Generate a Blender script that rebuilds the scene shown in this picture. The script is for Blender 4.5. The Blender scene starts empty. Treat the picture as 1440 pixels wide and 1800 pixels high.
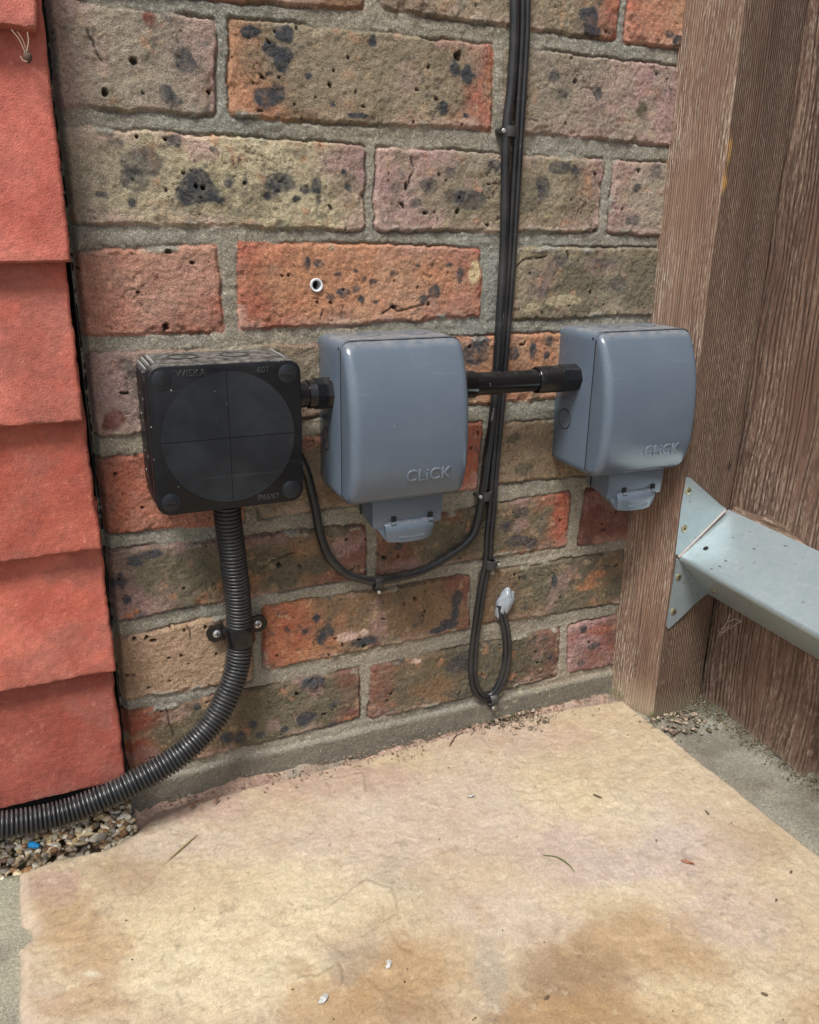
import bpy, bmesh, math, random
import numpy as np
from mathutils import Vector, Matrix
random.seed(7)
S = bpy.context.scene
COL = S.collection

# ------------------------------------------------------------------ camera
CP = np.array([-0.2551, -0.6506, 0.1639])
yaw, pit, rol, FP = 0.4241, 0.3338, 0.0172, 1473.6
cyw, syw = math.cos(yaw), math.sin(yaw); cp_, sp_ = math.cos(pit), math.sin(pit)
CF = np.array([syw*cp_, cyw*cp_, -sp_]); R0 = np.array([cyw, -syw, 0.0]); U0 = np.cross(R0, CF)
CR = R0*math.cos(rol)+U0*math.sin(rol); CU = -R0*math.sin(rol)+U0*math.cos(rol)
cam = bpy.data.cameras.new("camera"); camo = bpy.data.objects.new("camera", cam); COL.objects.link(camo)
cam.sensor_fit = 'HORIZONTAL'; cam.sensor_width = 36; cam.lens = 36*FP/1440
cam.clip_start = 0.01; cam.clip_end = 500
camo.matrix_world = Matrix(((CR[0], CU[0], -CF[0], CP[0]), (CR[1], CU[1], -CF[1], CP[1]), (CR[2], CU[2], -CF[2], CP[2]), (0, 0, 0, 1)))
S.camera = camo

# ------------------------------------------------------------------ light: overcast day
SUN_EL, SUN_AZ = math.radians(60), math.radians(224)      # azimuth clockwise from +y
w = bpy.data.worlds.new("World"); S.world = w; w.use_nodes = True
nt = w.node_tree; bg = nt.nodes['Background']
sky = nt.nodes.new('ShaderNodeTexSky'); sky.sky_type = 'NISHITA'; sky.sun_disc = False
sky.sun_elevation = SUN_EL; sky.sun_rotation = SUN_AZ; sky.air_density = 1.0; sky.dust_density = 3.0
hs = nt.nodes.new('ShaderNodeHueSaturation'); hs.inputs['Saturation'].default_value = 0.62
nt.links.new(sky.outputs[0], hs.inputs['Color']); nt.links.new(hs.outputs[0], bg.inputs['Color'])
bg.inputs['Strength'].default_value = 0.11
sl = bpy.data.lights.new("sun", 'SUN'); so = bpy.data.objects.new("sun", sl); COL.objects.link(so)
sl.energy = 2.7; sl.angle = math.radians(17); sl.color = (1.0, 0.985, 0.955)
sd = Vector((math.sin(SUN_AZ)*math.cos(SUN_EL), math.cos(SUN_AZ)*math.cos(SUN_EL), math.sin(SUN_EL)))
so.rotation_euler = sd.to_track_quat('Z', 'Y').to_euler(); so.location = (0, -3, 3)
S.view_settings.view_transform = 'Standard'; S.view_settings.look = 'None'
S.view_settings.exposure = 0.66; S.view_settings.gamma = 1

# ------------------------------------------------------------------ helpers
def ray(px, py): return CF+CR*(px-720)/FP-CU*(py-900)/FP
def at(px, py, ax, v):
    d = ray(px, py); return CP+d*(v-CP[ax])/d[ax]
def lin(c, k=1.0):
    c = np.array(c, float)/255.0
    return np.where(c <= 0.04045, c/12.92, ((c+0.055)/1.055)**2.4)*k
def tag(o, label=None, cat=None, group=None, kind=None):
    for k, v in (('label', label), ('category', cat), ('group', group), ('kind', kind)):
        if v: o[k] = v
    return o
def empty(name, label, cat, loc=(0, 0, 0), group=None, kind=None):
    o = bpy.data.objects.new(name, None); COL.objects.link(o); o.location = loc; o.empty_display_size = .02
    return tag(o, label, cat, group, kind)
def link(name, me, mat, parent=None):
    o = bpy.data.objects.new(name, me); COL.objects.link(o)
    if mat: me.materials.append(mat)
    if parent: o.parent = parent
    return o
def smooth(me, ang=35):
    me.shade_smooth()
    me.set_sharp_from_angle(angle=math.radians(ang))
class MB:
    """collects geometry and links it as one mesh object"""
    def __init__(s): s.v = []; s.f = []
    def add(s, vs, fs):
        n = len(s.v); s.v += [tuple(map(float, p)) for p in vs]; s.f += [tuple(i+n for i in f) for f in fs]; return s
    def build(s, name, mat, parent=None, ang=35, bevel=0, off=None):
        me = bpy.data.meshes.new(name)
        vs = s.v
        if off is not None: vs = [(a-off[0], b-off[1], c-off[2]) for a, b, c in vs]
        me.from_pydata(vs, [], s.f); me.update()
        bm = bmesh.new(); bm.from_mesh(me)
        if bevel:
            bmesh.ops.remove_doubles(bm, verts=bm.verts, dist=1e-6)
            es = [e for e in bm.edges if len(e.link_faces) == 2 and e.calc_face_angle(0) > .6]
            bmesh.ops.bevel(bm, geom=es, offset=bevel, segments=2, profile=.6, affect='EDGES', clamp_overlap=True)
        bmesh.ops.recalc_face_normals(bm, faces=bm.faces)
        bm.to_mesh(me); bm.free()
        smooth(me, ang)
        return link(name, me, mat, parent)
    def box(s, lo, hi):
        x0, y0, z0 = lo; x1, y1, z1 = hi
        return s.add([(x0, y0, z0), (x1, y0, z0), (x1, y1, z0), (x0, y1, z0), (x0, y0, z1), (x1, y0, z1), (x1, y1, z1), (x0, y1, z1)],
                     [(0, 3, 2, 1), (4, 5, 6, 7), (0, 1, 5, 4), (1, 2, 6, 5), (2, 3, 7, 6), (3, 0, 4, 7)])
    def prism(s, pts, d):          # polygon (3-D points) extruded by vector d
        n = len(pts); d = np.array(d, float); a = [np.array(p, float) for p in pts]
        return s.add(a+[p+d for p in a], [tuple(range(n)), tuple(range(2*n-1, n-1, -1))]+[(i, (i+1) % n, n+(i+1) % n, n+i) for i in range(n)])
    def cyl(s, c, ax, r, h, n=28, r2=None, cap=True):   # along ax from c, length h
        ax = Vector(ax).normalized(); q = ax.orthogonal().normalized(); t = ax.cross(q)
        r2 = r if r2 is None else r2; c = Vector(c); vs = []
        for k, rr in ((0, r), (1, r2)):
            for i in range(n):
                a = 2*math.pi*i/n; vs.append(c+ax*h*k+q*math.cos(a)*rr+t*math.sin(a)*rr)
        fs = [(i, (i+1) % n, n+(i+1) % n, n+i) for i in range(n)]
        if cap: fs += [tuple(range(n)), tuple(range(2*n-1, n-1, -1))]
        return s.add(vs, fs)
    def lathe(s, c, ax, prof, n=28, cap=True):  # prof list of (dist along ax, radius)
        ax = Vector(ax).normalized(); q = ax.orthogonal().normalized(); t = ax.cross(q); c = Vector(c); vs = []
        for d, rr in prof:
            for i in range(n):
                a = 2*math.pi*i/n; vs.append(c+ax*d+q*math.cos(a)*rr+t*math.sin(a)*rr)
        m = len(prof); fs = [(k*n+i, k*n+(i+1) % n, (k+1)*n+(i+1) % n, (k+1)*n+i) for k in range(m-1) for i in range(n)]
        if cap: fs += [tuple(range(n)), tuple(range(m*n-1, (m-1)*n-1, -1))]
        return s.add(vs, fs)
    def tube(s, pts, rad, n=14, offn=0.0, side=None):  # rad: number or list
        P = [Vector(p) for p in pts]; m = len(P); vs = []
        tg = [(P[min(i+1, m-1)]-P[max(i-1, 0)]).normalized() for i in range(m)]
        up = tg[0].orthogonal().normalized()
        for i in range(m):
            up = (up-tg[i]*up.dot(tg[i])).normalized(); bi = tg[i].cross(up)
            r = rad if not hasattr(rad, '__len__') else rad[i]
            c = P[i]
            if side is not None:
                sdv = tg[i].cross(Vector(side)).normalized(); c = c+sdv*offn
            for k in range(n):
                a = 2*math.pi*k/n; vs.append(c+up*math.cos(a)*r+bi*math.sin(a)*r)
        fs = [(i*n+k, i*n+(k+1) % n, (i+1)*n+(k+1) % n, (i+1)*n+k) for i in range(m-1) for k in range(n)]
        fs += [tuple(range(n)), tuple(range(m*n-1, (m-1)*n-1, -1))]
        return s.add(vs, fs)
def catmull(P, step):
    P = [np.array(p, float) for p in P]; P = [2*P[0]-P[1]]+P+[2*P[-1]-P[-2]]; out = []
    for i in range(1, len(P)-2):
        a, b, c, d = P[i-1:i+3]; n = max(2, int(np.linalg.norm(c-b)/step*3))
        for k in range(n):
            t = k/n; out.append(.5*((2*b)+(c-a)*t+(2*a-5*b+4*c-d)*t*t+(3*b-a-3*c+d)*t**3))
    out.append(P[-2]); out = np.array(out)
    s = np.r_[0, np.cumsum(np.linalg.norm(np.diff(out, axis=0), axis=1))]; n = int(s[-1]/step)
    q = np.linspace(0, s[-1], n+1)
    return np.stack([np.interp(q, s, out[:, i]) for i in range(3)], 1), s[-1]
# --- numpy noise on arbitrary coordinates
_rt = np.random.RandomState(3).rand(512, 512).astype(np.float32)
def vn(X, Z, sc, seed=0):
    x = X/sc+seed*37.13+1000; z = Z/sc+seed*91.7+1000
    xi = np.floor(x).astype(int); zi = np.floor(z).astype(int); fx = x-xi; fz = z-zi
    fx = fx*fx*(3-2*fx); fz = fz*fz*(3-2*fz)
    g = lambda a, b: _rt[(a+seed*7) % 512, (b+seed*13) % 512]
    return (g(xi, zi)*(1-fx)+g(xi+1, zi)*fx)*(1-fz)+(g(xi, zi+1)*(1-fx)+g(xi+1, zi+1)*fx)*fz
def fbm(X, Z, sc, seed=0, o=4, gain=.5):
    t = 0; a = 1; n = 0
    for k in range(o):
        t = t+a*(vn(X, Z, sc/2**k, seed+k*3)*2-1); n += a; a *= gain
    return t/n
def ss(a, b, x):
    t = np.clip((x-a)/(b-a), 0, 1); return t*t*(3-2*t)
def polysd(X, Z, P, k=0.0):    # signed distance-ish to convex polygon, clockwise or anticlockwise
    P = np.array(P); c = P.mean(0); d = None
    for i in range(len(P)):
        a, b = P[i], P[(i+1) % len(P)]; e = b-a; n = np.array([e[1], -e[0]])/np.hypot(*e)
        if (c-a)@n > 0: n = -n
        q = (X-a[0])*n[0]+(Z-a[1])*n[1]
        if d is None: d = q
        elif k: h = np.clip(.5+.5*(q-d)/k, 0, 1); d = d*(1-h)+q*h+k*h*(1-h)
        else: d = np.maximum(d, q)
    return d
def gridmesh(name, V, col, keep=None):   # V (n,m,3); col (n,m,3)
    n, m = V.shape[:2]; idx = np.arange(n*m).reshape(n, m)
    q = np.stack([idx[:-1, :-1], idx[:-1, 1:], idx[1:, 1:], idx[1:, :-1]], -1).reshape(-1, 4)
    if keep is not None:
        kq = (keep[:-1, :-1] & keep[1:, :-1] & keep[:-1, 1:] & keep[1:, 1:]).reshape(-1); q = q[kq]
    used = np.zeros(n*m, bool); used[q.ravel()] = True; mp = np.cumsum(used)-1; q = mp[q]
    vv = V.reshape(-1, 3)[used]; me = bpy.data.meshes.new(name)
    me.vertices.add(len(vv)); me.vertices.foreach_set('co', vv.astype(np.float32).ravel())
    me.loops.add(q.size); me.loops.foreach_set('vertex_index', q.astype(np.int32).ravel())
    me.polygons.add(len(q)); me.polygons.foreach_set('loop_start', np.arange(0, q.size, 4, dtype=np.int32))
    me.update(calc_edges=True)
    if col is not None:
        c = np.ones((len(vv), 4), np.float32); k = col.shape[-1]; c[:, :k] = col.reshape(-1, k)[used]
        at_ = me.attributes.new('Col', 'FLOAT_COLOR', 'POINT'); at_.data.foreach_set('color', c.ravel())
    me.shade_smooth()
    return me

# ------------------------------------------------------------------ materials
def newmat(name):
    m = bpy.data.materials.new(name); m.use_nodes = True; t = m.node_tree
    return m, t, t.nodes['Principled BSDF']
def N(t, ty, **kw):
    n = t.nodes.new(ty)
    for k, v in kw.items():
        if k in n.inputs: n.inputs[k].default_value = v
        else: setattr(n, k, v)
    return n
def ramp(t, fac, stops):
    r = t.nodes.new('ShaderNodeValToRGB'); e = r.color_ramp.elements
    while len(e) < len(stops): e.new(.5)
    for el, (p, c) in zip(e, stops):
        el.position = p; el.color = tuple(c)+(1,) if len(c) == 3 else c
    t.links.new(fac, r.inputs['Fac']); return r
def mixc(t, fac, a, b, mode='MIX'):
    m = t.nodes.new('ShaderNodeMix'); m.data_type = 'RGBA'; m.blend_type = mode
    for s_, v in ((m.inputs[0], fac), (m.inputs[6], a), (m.inputs[7], b)):
        if isinstance(v, bpy.types.NodeSocket): t.links.new(v, s_)
        elif isinstance(v, (int, float)): s_.default_value = v
        else: s_.default_value = tuple(v)+(1,)
    return m.outputs[2]
def mth(t, op, a, b=0.0, c=None):
    m = t.nodes.new('ShaderNodeMath'); m.operation = op
    for i, v in enumerate((a, b) if c is None else (a, b, c)):
        if isinstance(v, bpy.types.NodeSocket): t.links.new(v, m.inputs[i])
        else: m.inputs[i].default_value = v
    return m.outputs[0]
def coords(t, scale=(1, 1, 1), kind='Object'):
    tc = t.nodes.new('ShaderNodeTexCoord'); mp = t.nodes.new('ShaderNodeMapping'); mp.inputs['Scale'].default_value = scale
    t.links.new(tc.outputs[kind], mp.inputs['Vector']); return mp.outputs[0]
def noise(t, vec, scale, detail=4, rough=.55):
    n = N(t, 'ShaderNodeTexNoise', Scale=scale, Detail=detail, Roughness=rough); t.links.new(vec, n.inputs['Vector']); return n.outputs[0]
def bump(t, h, dist, strength=1.0, prev=None):
    b = N(t, 'ShaderNodeBump', Distance=dist, Strength=strength); t.links.new(h, b.inputs['Height'])
    if prev is not None: t.links.new(prev, b.inputs['Normal'])
    return b.outputs[0]
def masonry_mat(name, grain=1.0, spec=.25, rough=.92, speck=1.0):
    m, t, p = newmat(name); v = coords(t)
    a = N(t, 'ShaderNodeAttribute', attribute_name='Col'); c = a.outputs['Color']
    g = noise(t, v, 1100, 3, .65); g2 = noise(t, v, 380, 4, .6)
    r = ramp(t, g, [(.30, (1-.42*grain,)*3), (.5, (1, 1, 1)), (.72, (1+.38*grain,)*3)])
    c = mixc(t, 1.0, c, r.outputs[0], 'MULTIPLY')
    r2 = ramp(t, g2, [(.3, (1-.22*grain,)*3), (.5, (1, 1, 1)), (.7, (1+.2*grain,)*3)])
    c = mixc(t, 1.0, c, r2.outputs[0], 'MULTIPLY')
    # pale sand grains where the attribute's alpha marks mortar
    vo = N(t, 'ShaderNodeTexVoronoi', Scale=520.0); t.links.new(v, vo.inputs['Vector'])
    sp = ramp(t, vo.outputs['Distance'], [(.16, (1, 1, 1)), (.30, (0, 0, 0))])
    vc = t.nodes.new('ShaderNodeSeparateColor'); t.links.new(vo.outputs['Color'], vc.inputs[0])
    pick = mth(t, 'GREATER_THAN', vc.outputs[0], .80)
    fac = mth(t, 'MULTIPLY', mth(t, 'MULTIPLY', sp.outputs[0], pick), mth(t, 'SUBTRACT', 1.0, a.outputs['Alpha']))
    fac = mth(t, 'MULTIPLY', fac, .75*speck)
    tint = mixc(t, vc.outputs[1], (.62, .54, .36), (.6, .59, .54))
    c = mixc(t, fac, c, tint)
    t.links.new(c, p.inputs['Base Color']); p.inputs['Roughness'].default_value = rough
    p.inputs['Specular IOR Level'].default_value = spec
    n1 = bump(t, g2, .0013*grain, 1.0); n2 = bump(t, g, .0012*grain, 1.0, n1)
    t.links.new(n2, p.inputs['Normal']); return m
def plastic_mat(name, col, rough=.35, dust=(.3, .3, .28), dustamt=.25, scr=.4, bumpd=.00005, spec=.5, dust_top=.55):
    m, t, p = newmat(name); v = coords(t)
    n1 = noise(t, v, 22, 5, .65); n2 = noise(t, v, 420, 3, .6)
    sc = noise(t, coords(t, (60, 60, 900)), 1.0, 2, .5)
    c = mixc(t, ramp(t, n1, [(.4, (0, 0, 0)), (.75, (dustamt,)*3)]).outputs[0], col, dust)
    vo = N(t, 'ShaderNodeTexVoronoi', Scale=130.0); t.links.new(v, vo.inputs['Vector'])
    vc = t.nodes.new('ShaderNodeSeparateColor'); t.links.new(vo.outputs['Color'], vc.inputs[0])
    sp = mth(t, 'MULTIPLY', ramp(t, vo.outputs['Distance'], [(.04, (1, 1, 1)), (.10, (0, 0, 0))]).outputs[0], mth(t, 'GREATER_THAN', vc.outputs[0], .86))
    c = mixc(t, mth(t, 'MULTIPLY', sp, scr), c, (.45, .45, .43))
    # fine scratches
    for k, (rz, thr) in enumerate(((.5, .5), (2.1, .5))):
        mp = N(t, 'ShaderNodeMapping'); mp.inputs['Rotation'].default_value = (rz, rz*.7, rz); mp.inputs['Scale'].default_value = (9, 300, 300)
        tc = N(t, 'ShaderNodeTexCoord'); t.links.new(tc.outputs['Object'], mp.inputs['Vector'])
        q = noise(t, mp.outputs[0], 1.0+k*.6, 1, .3)
        ln = ramp(t, q, [(.72, (0, 0, 0)), (.78, (scr*.35,)*3)])
        c = mixc(t, ln.outputs[0], c, dust)
    ge = N(t, 'ShaderNodeNewGeometry'); sn = N(t, 'ShaderNodeSeparateXYZ'); t.links.new(ge.outputs['Normal'], sn.inputs[0])
    dn = noise(t, v, 160, 5, .7); df = mth(t, 'MULTIPLY', ramp(t, sn.outputs[2], [(.55, (0, 0, 0)), (.95, (1, 1, 1))]).outputs[0], ramp(t, dn, [(.38, (.12,)*3), (.62, (1, 1, 1))]).outputs[0])
    c = mixc(t, mth(t, 'MULTIPLY', df, dust_top), c, (.30, .285, .26))
    t.links.new(c, p.inputs['Base Color'])
    rr = ramp(t, n1, [(.3, (rough*.85,)*3), (.75, (min(1, rough*1.5),)*3)]); t.links.new(rr.outputs[0], p.inputs['Roughness'])
    p.inputs['Specular IOR Level'].default_value = spec
    t.links.new(bump(t, n2, bumpd, .5), p.inputs['Normal']); return m
def wood_mat(name, c1, c2, pale, ridge=.0022, paleamt=.6, seed=0., ax=(1, -1), warpamt=.006, ridgeamt=.5, rbump=.0012, thr=.5, spots=(), base=None):
    m, t, p = newmat(name)
    tc = N(t, 'ShaderNodeTexCoord'); sx = N(t, 'ShaderNodeSeparateXYZ'); t.links.new(tc.outputs['Object'], sx.inputs[0])
    u = mth(t, 'ADD', mth(t, 'MULTIPLY', sx.outputs[0], ax[0]), mth(t, 'MULTIPLY', sx.outputs[1], ax[1]))
    cb = N(t, 'ShaderNodeCombineXYZ'); t.links.new(u, cb.inputs[0]); t.links.new(mth(t, 'ADD', sx.outputs[2], seed), cb.inputs[2])
    if len(ax) > 2:
        t.links.new(mth(t, 'ADD', mth(t, 'MULTIPLY', sx.outputs[0], ax[2]), seed), cb.inputs[0]); t.links.new(sx.outputs[1], cb.inputs[2]); u = mth(t, 'MULTIPLY', sx.outputs[0], ax[2])
    cb.inputs[1].default_value = seed
    def mp(sc):
        q = N(t, 'ShaderNodeMapping'); q.inputs['Scale'].default_value = sc; t.links.new(cb.outputs[0], q.inputs['Vector']); return q.outputs[0]
    warp = noise(t, mp((9, 1, 2.6)), 1, 3, .5)
    uu = mth(t, 'ADD', u, mth(t, 'MULTIPLY', warp, warpamt*4))
    jit = mth(t, 'MULTIPLY', noise(t, mp((110, 1, .8)), 1, 0, .5), 11.0)
    band = mth(t, 'SINE', mth(t, 'ADD', mth(t, 'MULTIPLY', uu, 2*math.pi/ridge), jit))
    band = mth(t, 'MULTIPLY', mth(t, 'ADD', band, 1.0), .5)
    bandk = ramp(t, band, [(.0, (0, 0, 0)), (.45, (.75,)*3), (1, (1, 1, 1))]).outputs[0]
    fine = noise(t, mp((1300, 1, 16)), 1, 3, .65); big = noise(t, mp((30, 1, 2.5)), 1, 5, .65); bl = noise(t, mp((22, 1, 7)), 1, 4, .65)
    c = mixc(t, ramp(t, big, [(.3, (0, 0, 0)), (.7, (1, 1, 1))]).outputs[0], c1, c2)
    wear = noise(t, mp((30, 1, 5)), 1, 4, .7)
    c = mixc(t, ramp(t, wear, [(.3, (.25,)*3), (.6, (1, 1, 1))]).outputs[0], c, mixc(t, 1.0, c, ramp(t, bandk, [(0, (1-ridgeamt,)*3), (1, (1.10,)*3)]).outputs[0], 'MULTIPLY'))
    gst = noise(t, mp((16, 1, 4)), 1, 5, .7); c = mixc(t, ramp(t, gst, [(.46, (0, 0, 0)), (.64, (.6,)*3)]).outputs[0], c, [x*.62 for x in c1])
    crk = noise(t, mp((260, 1, 5)), 1, 3, .55); ck = ramp(t, crk, [(.30, (.8,)*3), (.345, (0, 0, 0))]).outputs[0]; c = mixc(t, ck, c, (.018, .012, .009))
    c = mixc(t, 1.0, c, ramp(t, fine, [(.28, (.6,)*3), (.72, (1.42,)*3)]).outputs[0], 'MULTIPLY')
    fl = noise(t, mp((900, 1, 120)), 1, 4, .75)
    pf = mth(t, 'MULTIPLY', ramp(t, fl, [(thr, (0, 0, 0)), (thr+.14, (1, 1, 1))]).outputs[0], ramp(t, bl, [(.36, (.08,)*3), (.62, (1, 1, 1))]).outputs[0])
    pf = mth(t, 'MULTIPLY', pf, mth(t, 'ADD', mth(t, 'MULTIPLY', bandk, .6), .4))
    c = mixc(t, mth(t, 'MULTIPLY', pf, paleamt), c, pale)
    if base:      # bleached, damp foot: object z up to base[0]
        f = ramp(t, mth(t, 'ADD', sx.outputs[2], mth(t, 'MULTIPLY', bl, base[0]*1.2)), [(base[0]*.9, (base[2],)*3), (base[0]*2.1, (0, 0, 0))]).outputs[0]; c = mixc(t, f, c, base[1])
    for (sx0, sy0, sz0, rx, rz, col, am) in spots:     # knots and scars at their own place
        dx = mth(t, 'DIVIDE', mth(t, 'SUBTRACT', sx.outputs[0], sx0), rx); dy = mth(t, 'DIVIDE', mth(t, 'SUBTRACT', sx.outputs[1], sy0), rx); dz = mth(t, 'DIVIDE', mth(t, 'SUBTRACT', sx.outputs[2], sz0), rz)
        d = mth(t, 'SQRT', mth(t, 'ADD', mth(t, 'ADD', mth(t, 'MULTIPLY', dx, dx), mth(t, 'MULTIPLY', dy, dy)), mth(t, 'MULTIPLY', dz, dz)))
        d = mth(t, 'ADD', d, mth(t, 'MULTIPLY', mth(t, 'SUBTRACT', fl, .5), 2.2))
        c = mixc(t, mth(t, 'MULTIPLY', ramp(t, d, [(.55, (1, 1, 1)), (1.0, (0, 0, 0))]).outputs[0], am), c, col)
    t.links.new(c, p.inputs['Base Color']); p.inputs['Roughness'].default_value = .72; p.inputs['Specular IOR Level'].default_value = .4
    n1 = bump(t, bandk, rbump, 1.0); n2 = bump(t, fine, .0006, .9, n1); n3 = bump(t, fl, .0007, .7, n2)
    t.links.new(n3, p.inputs['Normal']); return m
def plain_mat(name, col, rough=.5, metal=0, n=0.0, sc=200):
    m, t, p = newmat(name); v = coords(t); q = noise(t, v, sc, 4)
    c = mixc(t, q, [x*(1-n) for x in col], [x*(1+n) for x in col])
    t.links.new(c, p.inputs['Base Color']); p.inputs['Roughness'].default_value = rough; p.inputs['Metallic'].default_value = metal
    t.links.new(bump(t, q, .0001, .5), p.inputs['Normal']); return m
def galv_mat():
    m, t, p = newmat('galvanised_steel'); v = coords(t)
    a = noise(t, v, 60, 5, .65); b = noise(t, v, 900, 3); r = noise(t, v, 60, 6, .75)
    c = mixc(t, a, (.27, .335, .355), (.40, .465, .475))
    c = mixc(t, ramp(t, noise(t, v, 260, 5, .7), [(.50, (0, 0, 0)), (.70, (.32,)*3)]).outputs[0], c, (.52, .55, .54))
    c = mixc(t, ramp(t, r, [(.62, (0, 0, 0)), (.72, (.8,)*3)]).outputs[0], c, (.22, .12, .08))
    vo = N(t, 'ShaderNodeTexVoronoi', Scale=150.0); t.links.new(coords(t, (1, .5, 1)), vo.inputs['Vector'])
    vc = t.nodes.new('ShaderNodeSeparateColor'); t.links.new(vo.outputs['Color'], vc.inputs[0])
    sp = mth(t, 'MULTIPLY', ramp(t, vo.outputs['Distance'], [(.08, (1, 1, 1)), (.18, (0, 0, 0))]).outputs[0], mth(t, 'GREATER_THAN', vc.outputs[0], .70))
    c = mixc(t, mth(t, 'MULTIPLY', sp, .85), c, (.10, .08, .06))
    t.links.new(c, p.inputs['Base Color']); p.inputs['Metallic'].default_value = .55; p.inputs['Roughness'].default_value = .40
    t.links.new(bump(t, a, .0004, .5), p.inputs['Normal']); return m
def tile_mat():
    m, t, p = newmat('red_clay_tile'); v = coords(t)
    oi = N(t, 'ShaderNodeObjectInfo'); a = noise(t, v, 26, 4, .6); g = noise(t, v, 900, 3, .6); g2 = noise(t, v, 260, 5, .65)
    c = mixc(t, ramp(t, a, [(.3, (0, 0, 0)), (.7, (1, 1, 1))]).outputs[0], lin((170, 88, 71)), lin((184, 108, 91)))
    at_ = N(t, 'ShaderNodeAttribute', attribute_name='Col')
    c = mixc(t, 1.0, c, at_.outputs['Color'], 'MULTIPLY')
    c = mixc(t, 1.0, c, ramp(t, g2, [(.25, (.78,)*3), (.75, (1.2,)*3)]).outputs[0], 'MULTIPLY')
    w_ = ramp(t, g2, [(.64, (0, 0, 0)), (.76, (.35,)*3)])
    c = mixc(t, w_.outputs[0], c, (.62, .42, .36))
    t.links.new(c, p.inputs['Base Color']); p.inputs['Roughness'].default_value = .85
    t.links.new(bump(t, g, .0006, 1.0, bump(t, g2, .0007, 1.0)), p.inputs['Normal']); return m

M = dict(
    brick=masonry_mat('weathered_brick_and_mortar'),
    flag=masonry_mat('riven_sandstone', .42, .3, .85, 0.0),
    ground=masonry_mat('mortar_and_dirt', 1.0),
    grey=plastic_mat('grey_plastic', tuple(lin((85, 96, 108))), .21, (.26, .28, .30), .07, .35, .00002),
    black=plastic_mat('black_plastic', (.006, .0065, .008), .38, (.07, .07, .075), .10, .5, .00005, .22),
    disc=plastic_mat('scuffed_black_plastic', (.009, .011, .014), .34, (.08, .09, .10), .20, .25, .00005, .32),
    gloss=plastic_mat('glossy_black_pvc', (.004, .004, .005), .13, (.1, .1, .1), .05, .3, .00002, .4, .08),
    corr=plastic_mat('matt_black_conduit_plastic', (.014, .0145, .016), .30, (.10, .10, .10), .10, .2, .00005, .5, .25),
    rubber=plastic_mat('black_cable_rubber', (.011, .012, .014), .30, (.13, .12, .11), .22, .3, .00005, .5, .35),
    clip=plastic_mat('black_clip_plastic', (.02, .02, .02), .4, (.15, .15, .14), .2, .3),
    dark=plain_mat('dark_gap', (.008, .007, .007), .9),
    zinc=plain_mat('zinc_screw', (.55, .56, .56), .32, .85, .2, 900),
    brass=plain_mat('yellow_zinc_screw', (.42, .37, .22), .35, .8, .3, 900),
    nail=plain_mat('dull_nail_head', (.42, .42, .40), .45, .5, .3, 900),
    white=plain_mat('white_plastic', (.62, .63, .64), .4, 0, .05),
    sil=plain_mat('grey_silicone', (.27, .30, .33), .24, 0, .15, 160),
    print=plain_mat('white_print', (.42, .42, .42), .6),
    galv=galv_mat(), tile=tile_mat(),
    post=wood_mat('ridged_brown_post_wood', lin((90, 68, 54)), lin((118, 93, 76)), lin((190, 172, 152)), .0022, .6, 0, (1, -1), .004, .38, .0012, .48,
        spots=((-.0255, -.030, .555, .0034, .016, lin((196, 150, 84)), .8), (-.027, -.030, .53, .0042, .012, lin((196, 150, 84)), .8), (.03, -.03, .275, .004, .010, lin((40, 30, 26)), .9)), base=(.022, lin((150, 140, 112)), .45)),
    postside=wood_mat('bleached_post_side_wood', lin((110, 83, 67)), lin((138, 110, 91)), lin((204, 190, 170)), .0034, .85, 7.7, (1, -1), .012, .10, .0005, .47,
        spots=((-.035, -.04, .205, .005, .006, lin((84, 62, 34)), .8), (-.0375, -.004, .42, .004, .05, lin((74, 58, 36)), .5)), base=(.03, lin((176, 160, 134)), .6)),
    board=wood_mat('stained_feather_edge_wood', lin((86, 63, 51)), lin((112, 86, 70)), lin((204, 184, 162)), .0062, .62, 3.3, (.2, 1), .020, .20, .0009, .48, base=(.012, lin((160, 144, 122)), .6)),
    railw=wood_mat('pale_rail_wood', lin((104, 82, 66)), lin((136, 112, 94)), lin((206, 190, 170)), .003, .6, 1.3, (1, 0, 1.0), .01, .4, .0008, .5),
)

# ------------------------------------------------------------------ brick wall
ZG = -0.325          # paving top
PAL = dict(R=(154, 82, 63), O=(168, 117, 86), S=(163, 111, 94), M=(150, 120, 116), OL=(119, 108, 88), Y=(164, 153, 124),
           D=(63, 64, 67), T=(158, 132, 106), P=(192, 164, 150), B=(118, 95, 72), G=(134, 124, 110), DR=(112, 72, 62), DO=(92, 86, 70), K=(34, 28, 26),
           CR=(196, 178, 138))
KB = 1.08
pal = {k: lin(v, KB) for k, v in PAL.items()}
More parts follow.
